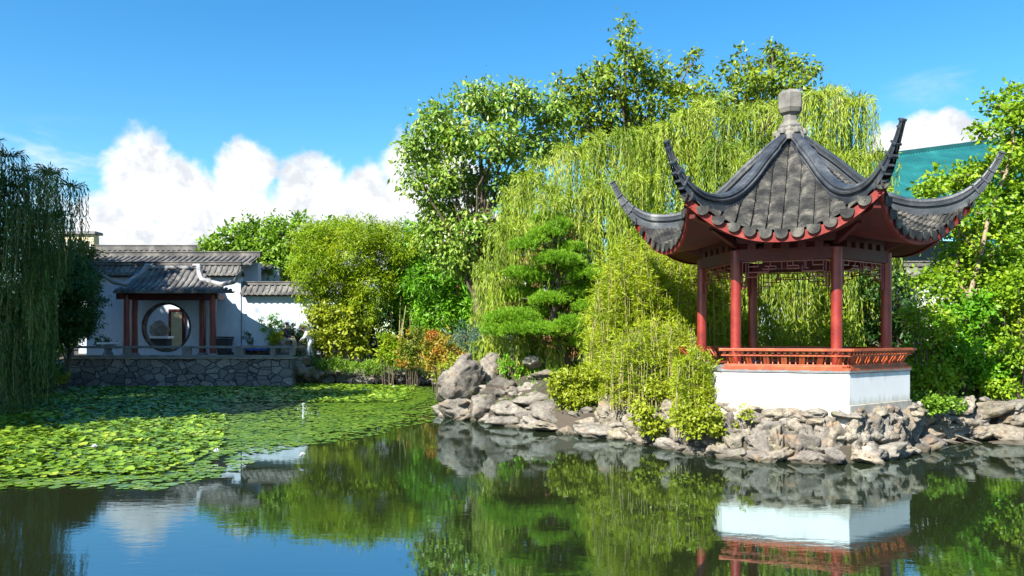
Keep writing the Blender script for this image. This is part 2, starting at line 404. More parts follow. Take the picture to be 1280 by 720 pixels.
G = {  # leaf materials
 'willow': leaf_mat('golden_willow_leaf', [(0, (.045, .10, .010)), (.3, (.16, .26, .016)), (.7, (.33, .43, .035)), (1, (.54, .56, .13))], .42, patch=.45, pscale=.9),
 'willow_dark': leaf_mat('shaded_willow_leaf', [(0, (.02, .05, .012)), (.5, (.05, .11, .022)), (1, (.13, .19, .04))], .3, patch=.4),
 'paulownia': leaf_mat('broad_leaf', [(0, (.07, .16, .014)), (.45, (.18, .32, .03)), (.8, (.34, .42, .07)), (1, (.55, .46, .18))], .3, .35, patch=.3, pscale=.8, spec=.5),
 'tall': leaf_mat('tall_tree_leaf', [(0, (.06, .13, .008)), (.5, (.18, .27, .012)), (.85, (.30, .36, .03)), (1, (.48, .36, .09))], .32, .4, patch=.3, pscale=.8, spec=.45),
 'poplar': leaf_mat('light_green_leaf', [(0, (.07, .16, .010)), (.5, (.17, .32, .02)), (1, (.30, .45, .05))], .35, patch=.3),
 'bamboo': leaf_mat('bamboo_leaf', [(0, (.08, .15, .006)), (.35, (.23, .33, .010)), (.75, (.41, .48, .02)), (1, (.58, .50, .06))], .4, patch=.45, pscale=1.2),
 'bamboo_far': leaf_mat('feathery_leaf', [(0, (.10, .20, .006)), (.5, (.25, .38, .008)), (.8, (.38, .46, .012)), (1, (.58, .46, .03))], .4, patch=.5, pscale=.9),
 'green': leaf_mat('mid_green_leaf', [(0, (.04, .15, .006)), (.5, (.13, .34, .010)), (1, (.28, .50, .03))], .35, patch=.4),
 'lime': leaf_mat('yellow_green_leaf', [(0, (.12, .17, .008)), (.4, (.25, .31, .014)), (.8, (.36, .41, .03)), (1, (.48, .46, .07))], .35, patch=.4, pscale=1.5),
 'pine': leaf_mat('pine_needle', [(0, (.07, .18, .008)), (.5, (.17, .36, .012)), (1, (.34, .52, .03))], .25, .5, patch=.4, pscale=1.8),
 'juniper': leaf_mat('blue_juniper', [(0, (.04, .10, .07)), (.5, (.09, .17, .12)), (1, (.17, .26, .19))], .2, patch=.3),
 'nandina': leaf_mat('autumn_shrub_leaf', [(0, (.07, .15, .012)), (.4, (.20, .24, .015)), (.62, (.42, .25, .03)), (.8, (.50, .14, .03)), (1, (.45, .07, .03))], .35, patch=.75, pscale=.8),
 'maple': leaf_mat('maple_leaf', [(0, (.07, .17, .008)), (.45, (.19, .34, .014)), (.8, (.33, .46, .02)), (1, (.56, .48, .07))], .38, patch=.45, pscale=1.),
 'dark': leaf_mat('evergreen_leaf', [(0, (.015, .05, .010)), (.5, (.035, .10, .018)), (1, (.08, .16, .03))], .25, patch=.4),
 'olive': leaf_mat('olive_leaf', [(0, (.06, .08, .015)), (.6, (.16, .16, .03)), (1, (.26, .22, .06))], .35, patch=.4),
 'pad': leaf_mat('lily_pad', [(0, (.05, .12, .010)), (.4, (.12, .23, .016)), (.8, (.24, .36, .03)), (.95, (.46, .50, .06)), (1, (.50, .30, .08))], .15, .35, patch=.4, pscale=.9, spec=.5),
 'pad_flat': leaf_mat('lily_pad_floating', [(0, (.06, .14, .03)), (.5, (.11, .21, .05)), (.9, (.20, .28, .08)), (1, (.42, .30, .06))], .1, .3, patch=.3, spec=.6),
}

# ---------------------------------------------------------------- terrain and pond
POND = [(-34, 2.6), (-33, 14), (-24, 24.5), (-17.5, 25.8), (-18.5, 30), (-21.7, 38.4), (-21.5, 41.5), (-11, 41.5), (-4.4, 41.5), (-2.2, 38), (-1.9, 30), (-2.35, 25.4), (-2.2, 24.3),
        (-.44, 22.2), (1.2, 20), (2.7, 18.9), (3.4, 17.5), (3.75, 16.75), (4.05, 16.15), (4.9, 15.6), (5.6, 15.35), (6.4, 15.25), (7.1, 15.5), (8.9, 17.3), (10.2, 19.0), (11.7, 18.3), (16, 17.6), (26, 14), (28, 2.6)]
def pond_sd(x, y):
    """positive on land"""
    P = np.array(POND); Q = np.roll(P, -1, 0)
    d2 = np.full(x.shape, 1e9); ins = np.zeros(x.shape, bool)
    for (ax, ay), (bx, by) in zip(P, Q):
        ex, ey = bx-ax, by-ay
        tt = np.clip(((x-ax)*ex+(y-ay)*ey)/(ex*ex+ey*ey), 0, 1)
        d2 = np.minimum(d2, (x-ax-tt*ex)**2+(y-ay-tt*ey)**2)
        c = ((ay > y) != (by > y)) & (x < (bx-ax)*(y-ay)/(by-ay+1e-12)+ax)
        ins ^= c
    d = np.sqrt(d2); return np.where(ins, -d, d)
def ss(a, b, x): k = np.clip((x-a)/(b-a), 0, 1); return k*k*(3-2*k)
def ground_h(x, y):
    x = np.asarray(x, float); y = np.asarray(y, float)
    sd = pond_sd(x, y)
    h = -.7+ss(-.25, .15, sd)*1.15+ss(.05, 1.2, sd)*.42+ss(2, 8, sd)*.25*ss(20, 34, y)
    h = h+ss(1., 3., sd)*.12*fbm(np.stack([x*.4, y*.4, x*0], -1).reshape(-1, 3), 3, 5).reshape(x.shape)
    h = h+ss(.2, 2.5, sd)*.5*np.exp(-((x-.9)**2+(y-23.5)**2)/9.)
    return h
ax_ = lambda lo, hi, st: np.arange(lo, hi, st)
gx = np.concatenate([-np.geomspace(900, 45, 14), ax_(-42, -24, 1.2), ax_(-24, 14, .3), ax_(14, 40, 1.2), np.geomspace(45, 900, 14)])
gy = np.concatenate([-np.geomspace(900, 20, 12), ax_(-15, 12, 1.5), ax_(12, 45, .3), ax_(45, 70, 1.2), np.geomspace(75, 1500, 14)])
XX, YY = np.meshgrid(gx, gy, indexing='ij'); ZZ = ground_h(XX, YY)
a, b_ = XX.shape; idx = np.arange(a*b_).reshape(a, b_)
o = np_mesh('ground', np.stack([XX, YY, ZZ], -1).reshape(-1, 3), np.stack([idx[:-1, :-1], idx[1:, :-1], idx[1:, 1:], idx[:-1, 1:]], -1).reshape(-1, 4), M['soil'], smooth=True)
tag(o, kind='structure')
mb = MB(); mb.grid([[(x, y, 0) for x in (-35, 29)] for y in (2, 44)])
o = mb.build('pond_water', M['water']); tag(o, kind='structure')
def gz(x, y): return float(ground_h(np.array([x]), np.array([y]))[0])
# ---------------------------------------------------------------- hexagonal pavilion
PC = Vector((6.26, 18.0, 0)); PH = R(7.5)
pav = empty('garden_pavilion', (PC.x, PC.y, .9), 'open hexagonal pavilion with upswept dark tile roof, red columns and white plinth', 'pavilion')
def hx(k, r, z=0):   # corner k: 1 = near right, 0 = near left
    a = PH+R(60)*(k-1); return Vector((PC.x+r*math.sin(a), PC.y-r*math.cos(a), z))
def hexpoly(r): return [(hx(k, r).x, hx(k, r).y) for k in range(6)]
mb = MB(); mb.prism(hexpoly(2.455), -.1, 1.06); mb.build('foundation', M['concrete'], pav, bevel=.015)
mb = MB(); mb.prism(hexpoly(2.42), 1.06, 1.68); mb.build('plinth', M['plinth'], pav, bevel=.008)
mb = MB(); mb.prism(hexpoly(2.45), 1.68, 1.735); mb.build('floor_slab', M['stone_rail'], pav, bevel=.01)
for k in range(6):
    c = hx(k, 1.96)
    mb = MB(); mb.lathe((c.x, c.y, 0), [(.112, 1.80), (.106, 4.2)], 24); col = mb.build('column', M['lacquer'], pav, smooth=True)
    mb = MB(); mb.lathe((c.x, c.y, 0), [(.14, 1.73), (.165, 1.76), (.155, 1.81), (.12, 1.82)], 24); mb.build('column_base', M['stone_rail'], col, smooth=True)
# beams
for k in range(6):
    a, b = hx(k, 1.96), hx(k+1, 1.96)
    mb = MB(); mb.bar((a.x, a.y, 4.10), (b.x, b.y, 4.10), .14, .24); mb.bar((a.x, a.y, 4.42), (b.x, b.y, 4.42), .12, .14)
    n = 5
    for i in range(n):
        p = a.lerp(b, (i+1)/(n+1)); mb.box((p.x, p.y, 4.28), (.16, .16, .14), math.atan2(b.y-a.y, b.x-a.x))
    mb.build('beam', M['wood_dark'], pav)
# corner brackets reaching to the eaves
for k in range(6):
    a, b = hx(k, 1.5, 4.5), hx(k, 3.35, 4.86)
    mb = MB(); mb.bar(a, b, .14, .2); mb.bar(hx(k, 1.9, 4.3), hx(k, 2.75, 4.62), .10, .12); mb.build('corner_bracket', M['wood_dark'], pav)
# hanging fretwork under the beams
def fret(k):
    a, b = hx(k, 1.96), hx(k+1, 1.96); L = (b-a).length; u = (b-a)/L
    mb = MB(); w = .022
    def pt(s, z): return Vector((a.x+u.x*s, a.y+u.y*s, z))
    def ln(s0, z0, s1, z1): mb.bar(pt(s0, z0), pt(s1, z1), w, w)
    top, x0, x1 = 3.955, .13, L-.13
    ln(x0, top, x1, top)
    n = 9; st = (x1-x0)/n
    for side in (0, 1):
        X = (lambda v: x0+v) if side == 0 else (lambda v: x1-v)
        ln(X(0), top, X(0), 3.42); ln(X(.07), top, X(.07), 3.42); ln(X(0), 3.42, X(.07), 3.42)
        ln(X(.07), 3.64, X(.32), 3.64); ln(X(.32), 3.64, X(.32), 3.74); ln(X(.12), 3.74, X(.52), 3.74); ln(X(.32), 3.86, X(.12), 3.86)
        ln(X(.12), 3.64, X(.12), top); ln(X(.32), 3.86, X(.32), top); ln(X(.52), 3.74, X(.52), 3.86)
    s = x0+.45; i = 0
    while s < x1-.5:
        e = min(s+.22, x1-.45); z = 3.86 if i % 2 == 0 else 3.80
        ln(s, z, e, z); ln(e, 3.80, e, top if i % 2 else 3.86); ln(s+.11, z, s+.11, top); s = e; i += 1
    ln(x0+.4, 3.80, x1-.4, 3.80)
    mb.build('fretwork', M['lacquer'], pav)
for k in range(6): fret(k)
# bench rail leaning outwards
def rail(k):
    a0, b0 = hx(k, 2.33), hx(k+1, 2.33); a1, b1 = hx(k, 2.52), hx(k+1, 2.52)
    def at_(t, f, z):   # t along, f 0 foot .. 1 top
        return Vector((*(a0.lerp(b0, t).lerp(a1.lerp(b1, t), f)).xy, z))
    zb, zt = 1.79, 2.14
    mb = MB()
    mb.bar(at_(0, 1, zt), at_(1, 1, zt), .07, .055); mb.bar(at_(0, .1, zb+.03), at_(1, .1, zb+.03), .06, .05)
    fr = mb.build('rail', M['rail'], pav, bevel=.006)
    mb = MB(); mb.bar(at_(0, .62, 2.025), at_(1, .62, 2.025), .035, .03)
    n = 21
    for i in range(n):
        tt = (i+.5)/n
        q = [at_(tt, f, zb+(zt-zb)*z) for f, z in ((.0, .05), (-.12, .3), (.25, .62), (.62, .82), (1., 1.))]
        mb.tube(q, .014, 6)
        if i % 3 == 1:
            for j in (0, 1):
                q0, q1 = at_(tt-.012+.024*j, -.05, 1.84), at_(tt-.012+.024*j, .55, 2.01); mb.bar(q0, q1, .05, .02)
        mb.bar(at_(tt, .8, 2.085), at_(tt+.022, .8, 2.085), .03, .05)
    mb.build('spindles', M['rail'], fr)
    mb = MB(); q0, q1 = at_(0, -.75, 1.79), at_(1, -.75, 1.79); mb.bar(q0, q1, .36, .05); mb.build('seat', M['rail'], pav, bevel=.006)
    # scalloped skirting below the rail
    mb = MB(); pts_t = []; pts_b = []
    for i in range(61):
        p = at_(i/60, .45, 0); pts_t.append((p.x, p.y, 1.785)); pts_b.append((p.x, p.y, 1.745-.022*abs(math.sin(i/60*math.pi*6))))
    mb.grid([pts_t, pts_b]); mb.build('skirting', M['rail'], fr, solid=.03)
for k in (0, 1, 2, 3, 4): rail(k)

# roof
T30 = math.tan(R(30))
Rk = np.array([.12, .3, .5, 1, 1.5, 2, 2.5, 3, 3.3, 3.58, 3.75, 3.88, 3.99, 4.06]); Zk = np.array([7.02, 6.93, 6.77, 6.36, 5.89, 5.53, 5.35, 5.34, 5.42, 5.58, 5.74, 5.90, 6.08, 6.22])
def cat(xs, ys, x):
    i = int(np.clip(np.searchsorted(xs, x)-1, 0, len(xs)-2))
    h = xs[i+1]-xs[i]; tt = (x-xs[i])/h
    m0 = (ys[min(i+1, len(ys)-1)]-ys[max(i-1, 0)])/(xs[min(i+1, len(xs)-1)]-xs[max(i-1, 0)])*h
    j = i+1; m1 = (ys[min(j+1, len(ys)-1)]-ys[max(j-1, 0)])/(xs[min(j+1, len(xs)-1)]-xs[max(j-1, 0)])*h
    t2, t3 = tt*tt, tt**3
    return (2*t3-3*t2+1)*ys[i]+(t3-2*t2+tt)*m0+(-2*t3+3*t2)*ys[i+1]+(t3-t2)*m1
def ztop(r): return float(cat(Rk, Zk, r))
def zmid(q): return 4.42+2.05*max(0, (2.85-q)/2.45)**1.35
def zroof(q, s):
    q = max(q, .05); w_ = min(1, abs(s)/(q*T30)); r = q/math.cos(R(30))*(1 if w_ >= 1 else 1)
    rr = min(r, 3.6); lift = (ztop(rr)-.33)-zmid(q)
    return zmid(q)+max(lift, -.05)*w_**2.2
def qe(s): return 2.85+.24*(abs(s)/1.8)**2.5
def face_pt(k, q, s, z):   # k face between corner k and k+1
    a = PH+R(60)*(k-1)+R(30); n = (math.sin(a), -math.cos(a)); u = (math.cos(a), math.sin(a))
    return (PC.x+n[0]*q+u[0]*s, PC.y+n[1]*q+u[1]*s, z)
roof_mb = MB()
NS = 24
for k in range(6):   # soffit: from the eaves to the beams and up inside
    rows = []
    for fq in (0, .2, .45, .7, .85, 1.):
        row = []
        for j in range(NS+1):
            f = j/NS*2-1
            s_e = f*1.8; q_e = qe(s_e)-.10; s = s_e*(.28+.72*fq); q = q_e*(.28+.72*fq)
            if fq < .45: z = 4.98-.5*fq/.45
            else:
                k2 = (fq-.45)/.55; z = 4.48+(zroof(q_e, s_e)-.19-4.48)*k2**1.3-.05*math.sin(k2*math.pi)
            row.append(face_pt(k, q, s, z))
        rows.append(row)
    roof_mb.grid(rows)
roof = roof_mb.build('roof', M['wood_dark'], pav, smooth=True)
NR = 12; SP = 3.5/NR
for k in range(6):
    V = []; Fs = []
    mb = MB()
    for j in range(NR):
        sc_ = (j-(NR-1)/2)*SP
        cs = [sc_+c*SP*.5 for c in (-1, -.86, -.84, -.6, -.3, 0, .3, .6, .84, .86, 1)]
        hs = [-.055, -.05, .005, .028, .038, .04, .038, .028, .005, -.05, -.055]
        q_e = qe(sc_); n = 36; rows = []
        jit = random.Random(j*7+k)
        for i in range(n+1):
            qk = q_e-i*.085
            for up in (0, 1):
                if i == 0 and up == 1: continue
                off = (.0 if up == 0 else .034)+jit.uniform(-.006, .006)
                row = []
                wob = jit.uniform(-.012, .012)
                for s_, h_ in zip(cs, hs):
                    q_s = abs(s_)/T30+.10; q = max(qk, q_s) ; 
                    row.append(face_pt(k, q, s_, zroof(q, s_)+h_+off*(1 if abs(h_) < .045 else .2)+wob*.5))
                rows.append(row)
            if qk < abs(sc_)/T30-.2: break
        # 'up' rows first so every course overlaps the one below
        mb.grid(rows)
    mb.build('tile_slope', M['tile'], roof, solid=0)
    # drip tiles
    mb = MB()
    for j in range(NR+1):
        sc_ = (j-NR/2)*SP; q_e = qe(sc_)+.015; zc = zroof(q_e, sc_)+.0
        pts = []; m_ = 10
        w_ = .42*SP
        prof = [(-w_, .045)]+[(w_*math.cos(math.pi+math.pi*i/m_), -.02+.115*math.sin(math.pi+math.pi*i/m_)) for i in range(m_+1)]+[(w_, .045)]
        f_ = [face_pt(k, q_e+.012, sc_+a, zc+b) for a, b in prof]; g_ = [face_pt(k, q_e-.012, sc_+a, zc+b) for a, b in prof]
        n_ = len(f_); mb.add(f_+g_, [tuple(range(n_)), tuple(range(n_, 2*n_))[::-1]]+[(i, n_+i, n_+(i+1) % n_, (i+1) % n_) for i in range(n_)])
    mb.build('drip_edge', M['tile'], roof)
    mb = MB(); t0 = []; t1 = []; b0 = []; b1 = []
    for j in range(41):
        s = (j/40*2-1)*1.79; q_ = qe(s)-.035; z = zroof(q_, s)
        t0.append(face_pt(k, q_, s, z-.015)); t1.append(face_pt(k, q_, s, z-.20)); b0.append(face_pt(k, q_-.07, s, z-.20)); b1.append(face_pt(k, q_-.07, s, z-.02))
    mb.grid([b1, t0, t1, b0]); mb.build('eave_board', M['board'], roof)
# ridges
prof = [(-.10, -.05), (-.105, .30), (-.075, .34), (-.075, .46), (-.12, .50), (-.125, .60), (-.085, .66), (-.10, .78), (-.075, .92), (0, 1.), (.075, .92), (.10, .78), (.085, .66), (.125, .60), (.12, .50), (.075, .46), (.075, .34), (.105, .30), (.10, -.05)]
for k in range(6):
    a = PH+R(60)*(k-1); n = Vector((math.sin(a), -math.cos(a), 0)); u = Vector((math.cos(a), math.sin(a), 0))
    rows = []; N = 64
    for i in range(N+1):
        r = .12+(4.06-.12)*(1-(1-i/N)**1.25)
        zt = ztop(r); tp = ss(3.2, 4.06, r); th = .36*(1-.66*tp); ws = 1.-.72*tp
        if r < .6: th *= .75
        slope = (ztop(min(r+.02, 4.06))-ztop(max(r-.02, .12)))/(min(r+.02, 4.06)-max(r-.02, .12)); nr = Vector((0, 0, 1))-n*slope; nr.normalize(); nr = nr.lerp(Vector((0, 0, 1)), .35*(1-tp)).normalized()
        base = Vector((PC.x, PC.y, zt))+n*r
        rows.append([base-nr*th*(1-h)+u*w_*ws*1.12 for w_, h in prof])
    mb = MB(); mb.grid(rows); mb.add(rows[-1], [tuple(range(len(prof)))])
    rd = mb.build('hip_ridge', M['ridge'], roof, smooth=True)
    mb = MB()
    for r, s_ in ((3.56, .17), (3.72, .14), (3.86, .115), (4.00, .075), (4.055, .085)):
        slope = (ztop(r+.005)-ztop(r-.03))/.035; d = (n+Vector((0, 0, slope))).normalized(); nr = d.cross(u).normalized()
        if nr.z < 0: nr = -nr
        c = Vector((PC.x, PC.y, ztop(r)))+n*r-nr*s_*.75
        mb.bar(c-d*.02, c+d*.02, s_*1.2, s_*1.45, up=nr)
    # stacked corbel tiles under the horn
    for i in range(5):
        r = 3.42+i*.10; zz = ztop(r)-.36+.035*i
        c = Vector((PC.x, PC.y, zz))+n*r; mb.bar(c-n*.09, c+n*.09, .17-.015*i, .045)
    mb.build('horn_ornament', M['ridge'], rd, bevel=.006)
mb = MB()
mb.lathe((PC.x, PC.y, 0), [(.36, 6.78), (.335, 6.92), (.30, 6.98), (.31, 7.03), (.25, 7.06), (.27, 7.12), (.24, 7.17), (.19, 7.20), (.165, 7.24), (.165, 7.38), (.20, 7.41), (.235, 7.42), (.27, 7.50), (.28, 7.52), (.28, 7.84), (.26, 7.87), (.19, 7.93), (.05, 7.97)], 6, PH)
fin = mb.build('finial', M['finial'], roof, bevel=.012)
mb = MB()
for k in range(6):
    c = hx(k, .30, 6.98); mb.lathe((c.x, c.y, 6.93), [(.02, -.02), (.065, 0), (.075, .05), (.05, .11), (.01, .14)], 8)
    c = hx(k+.5, .24, 7.02); mb.lathe((c.x, c.y, 6.98), [(.02, -.02), (.05, 0), (.06, .05), (.04, .10), (.01, .12)], 8)
mb.build('finial_carving', M['finial'], fin, smooth=True)
# lantern hanging inside
c = (PC.x-.15, PC.y+.6)
# ---------------------------------------------------------------- left courtyard buildings
def tile_rows(mb, P0, U, width, prof, sp=.26, rr=.075, seg=5, taper0=0, taper1=0):
    """half-round tile rows; P0 upper-left corner, U unit vector along the ridge, prof: list of (out, z) from top to eave; taper lets hips spread"""
    P0, U = Vector(P0), Vector(U).normalized(); Nn = Vector((U.y, -U.x, 0))     # outwards (towards -Y for U=+X)
    Ltot = width+taper0+taper1; n = max(2, int(Ltot/sp)); sp = Ltot/n
    q_end = prof[-1][0]
    for j in range(n):
        s = -taper0+(j+.5)*sp
        if s < 0: f0 = -s/taper0
        elif s > width: f0 = (s-width)/taper1
        else: f0 = 0
        rows = []; m_ = 9
        for i in range(m_+1):
            f = f0+(1-f0)*i/m_; qf = f*q_end
            z = np.interp(qf, [p[0] for p in prof], [p[1] for p in prof])
            c = P0+U*s+Nn*qf+Vector((0, 0, z-P0.z))
            rows.append([c+U*(math.cos(math.pi-math.pi*k/seg)*rr)+Vector((0, 0, math.sin(math.pi*k/seg)*rr+.012*(i % 2))) for k in range(seg+1)])
        mb.grid(rows)
        k0 = len(rows[-1]); mb.add(rows[-1], [tuple(range(k0))])
        # round end cap and hanging drip between rows
        c = P0+U*(s+sp/2)+Nn*(q_end+.01)+Vector((0, 0, prof[-1][1]-P0.z))
        pr = [c+U*(math.cos(math.pi+math.pi*k/6)*sp*.36)+Vector((0, 0, math.sin(math.pi+math.pi*k/6)*.10)) for k in range(7)]
        mb.add(pr, [tuple(range(7))])
    # pan surface
def slab_profile(mb, P0, U, width, prof, taper0=0, taper1=0, th=.06):
    P0, U = Vector(P0), Vector(U).normalized(); Nn = Vector((U.y, -U.x, 0)); q_end = prof[-1][0]
    top = []; bot = []
    for q, z in prof:
        f = q/q_end
        a = P0+U*(-taper0*f)+Nn*q; b = P0+U*(width+taper1*f)+Nn*q; a.z = b.z = z
        top.append([a, b]); bot.append([a-Vector((0, 0, th)), b-Vector((0, 0, th))])
    mb.grid(top+bot[::-1])

def capped_wall(name, label, x0, x1, y, z0, z1, cap_h=.55, over=.45, th=.35, m='plaster_old_shade', hole=None, sp=.30):
    o = empty(name, ((x0+x1)/2, y, z0), label, 'wall')
    mb = MB()
    if hole is None: mb.box(((x0+x1)/2, y+th/2, (z0+z1)/2), (x1-x0, th, z1-z0))
    else:
        cx, cz, r = hole; n = 48
        ring = [(cx+r*math.cos(2*math.pi*i/n), cz+r*math.sin(2*math.pi*i/n)) for i in range(n)]
        def outp(i):
            a = 2*math.pi*i/n; dx, dz = math.cos(a), math.sin(a); k = min(((x1-cx) if dx > 0 else (x0-cx))/dx if abs(dx) > 1e-6 else 1e9, ((z1-cz) if dz > 0 else (z0-cz))/dz if abs(dz) > 1e-6 else 1e9)
            return (cx+dx*k, cz+dz*k)
        outer = [outp(i) for i in range(n)]
        # snap the nearest ray to each rectangle corner
        for X_ in (x0, x1):
            for Z_ in (z0, z1):
                i = min(range(n), key=lambda i: (outer[i][0]-X_)**2+(outer[i][1]-Z_)**2); outer[i] = (X_, Z_)
        vs_ = [(x, yy, z) for yy in (y, y+th) for x, z in ring+outer]
        fs = []
        for i in range(n):
            j = (i+1) % n
            fs += [(i, n+i, n+j, j), (2*n+i, 2*n+j, 3*n+j, 3*n+i), (i, j, 2*n+j, 2*n+i), (n+i, 3*n+i, 3*n+j, n+j)]
        mb.add(vs_, fs)
    mb.build('wall_panel', M[m], o)
    if hole:
        cx, cz, r = hole; mb = MB(); n = 64
        rows = []
        for i in range(n+1):
            a = 2*math.pi*i/n; c, s_ = math.cos(a), math.sin(a)
            rows.append([(cx+c*(r+.07), y-.03, cz+s_*(r+.07)), (cx+c*(r-.03), y-.03, cz+s_*(r-.03)), (cx+c*(r-.03), y+th+.03, cz+s_*(r-.03)), (cx+c*(r+.07), y+th+.03, cz+s_*(r+.07))])
        mb.grid(rows); mb.build('gate_frame', M['tile'], o, smooth=False)
    # tile coping, front and back
    W = x1-x0; pr = [(0, z1+cap_h), (over*.5, z1+cap_h*.5), (over, z1+cap_h*.22)]
    mb = MB(); yc = y+th/2
    slab_profile(mb, (x0, yc, z1+cap_h), (1, 0, 0), W, pr); slab_profile(mb, (x1, yc, z1+cap_h), (-1, 0, 0), W, pr)
    tile_rows(mb, (x0, yc, z1+cap_h), (1, 0, 0), W, pr, sp, sp*.3); tile_rows(mb, (x1, yc, z1+cap_h), (-1, 0, 0), W, pr, sp, sp*.3)
    cp = mb.build('tile_coping', M['tile_far'], o)
    mb = MB(); mb.box(((x0+x1)/2, yc, z1+cap_h+.06), (W, .22, .14)); mb.box(((x0+x1)/2, yc, z1+cap_h+.16), (W, .28, .05)); mb.box(((x0+x1)/2, yc, z1+.05), (W-.02, th+.12, .12))
    mb.build('coping_ridge', M['tile_far'], cp, bevel=.02)
    return o

Yw = 42.3
terr = empty('stone_terrace', (-16, 38.7, 0), 'grey rubble stone terrace with low stone balustrade in front of the moon gate', 'terrace')
x0, x1, yt = -21.5, -10.64, 38.7
mb = MB(); mb.box(((x0+x1)/2, 46.2, .45), (x1-x0, 15, 1.78)); mb.build('retaining_wall', M['rubble'], terr)
mb = MB(); mb.box(((x0+x1)/2, 46.15, 1.375), (x1-x0+.1, 15.1, .06)); mb.build('terrace_floor', M['paving'], terr)
mb = MB(); mb.box(((x0+x1)/2, yt+.05, 1.46), (x1-x0+.06, .34, .11)); mb.build('kerb_course', M['stone_rail'], terr, bevel=.02)
posts = [84, 156, 230, 296, 338, 362]
xs = [(p-640)/F*yt for p in posts]
mb = MB(); mb.box(((x0+x1)/2, yt+.06, 1.90), (x1-x0, .24, .12)); mb.build('top_rail', M['stone_rail'], terr, bevel=.02)
for i, x in enumerate(xs):
    mb = MB(); mb.box((x+.12, yt+.06, 1.68), (.26 if i not in (2, 3) else .42, .22, .34)); mb.build('post', M['stone_rail'], terr, bevel=.015)
mb = MB(); mb.box((xs[5]+.02, yt+2.5, 1.88), (.2, 5., .1)); mb.box((xs[5]+.02, yt+4.8, 1.65), (.2, .22, .4)); mb.build('side_rail', M['stone_rail'], terr, bevel=.015)

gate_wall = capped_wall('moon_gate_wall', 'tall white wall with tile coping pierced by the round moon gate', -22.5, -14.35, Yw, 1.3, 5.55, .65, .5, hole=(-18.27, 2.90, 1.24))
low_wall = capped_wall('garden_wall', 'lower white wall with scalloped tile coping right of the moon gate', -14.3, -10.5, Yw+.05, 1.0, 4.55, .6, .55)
# porch in front of the gate
porch = empty('gate_porch', (-18.3, 41, 1.4), 'small tiled porch on dark red columns sheltering the round moon gate', 'porch')
for px, yy in ((158, 40.3), (266, 40.3), (168, 41.6), (253, 41.6)):
    X = (px-640)/F*yy
    mb = MB(); mb.lathe((X, yy, 0), [(.17, 1.4), (.17, 4.5)], 20); cl = mb.build('column', M['red_dark'], porch, smooth=True)
    mb = MB(); mb.lathe((X, yy, 0), [(.22, 1.41), (.26, 1.47), (.22, 1.56), (.18, 1.57)], 20); mb.build('column_base', M['stone_rail'], cl, smooth=True)
mb = MB(); mb.box((-17.35, 40.3, 4.45), (5.1, .2, .32)); mb.box((-17.6, 41.6, 4.45), (4.6, .2, .3))
for X in (-19.5, -15.2): mb.box((X, 41, 4.45), (.18, 2.2, .28))
mb.build('beam', M['wood_dark'], porch)
# porch roof: front slope with spreading hips
yr = 41.9; prx0, prx1 = (184-640)/F*yr, (249-640)/F*yr
ye = 39.7; ex0, ex1 = (141-640)/F*ye, (291-640)/F*ye
pr = [(0, 5.95), (.7, 5.35), (1.4, 4.92), (yr-ye, 4.66)]
mb = MB(); t0, t1 = prx0-ex0, ex1-prx1
slab_profile(mb, (prx0, yr, 5.95), (1, 0, 0), prx1-prx0, pr, t0, t1, .1)
tile_rows(mb, (prx0, yr, 5.95), (1, 0, 0), prx1-prx0, pr, .31, .10, 6, t0, t1)
mb.build('roof', M['tile_far'], porch); prf = [c for c in porch.children if c.name.startswith('roof')][0]
for sgn, xa, xb in ((-1, prx0, ex0), (1, prx1, ex1)):
    pts = [(xa-sgn*.3, yr-.02, 6.10), (xa, yr-.05, 6.12), (xa+sgn*.12, yr-.3, 5.72), (xa+sgn*.45, yr-.8, 5.32), (xa+sgn*(abs(xb-xa)*.65), yr-1.4, 5.05), (xb, ye+.1, 5.12), (xb+sgn*.35, ye-.2, 5.42), (xb+sgn*.6, ye-.35, 5.72)]
    mb = MB(); mb.tube(pts, [.13, .13, .14, .13, .12, .11, .08, .04], 8); mb.build('hip_ridge', M['ridge_far'], prf, smooth=True)
mb = MB(); mb.box(((prx0+prx1)/2, yr, 6.04), (prx1-prx0+.3, .25, .16)); mb.build('top_ridge', M['ridge_far'], prf, bevel=.02)
# hall roof behind
hall = empty('courtyard_hall', (-18.5, 49, 1.4), 'long grey tiled hall roof rising behind the moon gate wall', 'building')
mb = MB(); mb.box((-20.0, 51, 4.0), (12.0, 6, 5.2)); mb.build('wall', M['plaster_old_shade'], hall)
mb = MB(); pr = [(0, 7.9), (1.3, 7.2), (2.6, 6.7), (3.9, 6.4)]
slab_profile(mb, (-26.5, 50.9, 7.9), (1, 0, 0), 12.2, pr); slab_profile(mb, (-14.3, 50.9, 7.9), (-1, 0, 0), 12.2, pr)
tile_rows(mb, (-26.5, 50.9, 7.9), (1, 0, 0), 12.2, pr, .33, .1)
hr = mb.build('roof', M['tile_far'], hall)
mb = MB(); mb.box((-20.4, 50.9, 8.02), (12.4, .35, .3)); mb.box((-20.4, 50.9, 8.2), (12.5, .42, .07)); mb.build('roof_ridge', M['tile_far'], hr, bevel=.03)
hall2 = empty('side_hall', (-16.5, 46, 1.4), 'lower grey tiled roof strip between the gate wall and the hall', 'building')
mb = MB(); pr = [(0, 7.05), (.8, 6.75), (1.6, 6.5)]
slab_profile(mb, (-24.6, 46.2, 7.05), (1, 0, 0), 10., pr); tile_rows(mb, (-24.6, 46.2, 7.05), (1, 0, 0), 10., pr, .33, .1)
h2 = mb.build('roof', M['tile_far'], hall2)
mb = MB(); mb.box((-19.6, 46.2, 7.12), (10.2, .3, .26)); mb.box((-19.6, 46.2, 7.28), (10.3, .38, .06)); mb.build('roof_ridge', M['tile_far'], h2, bevel=.02)
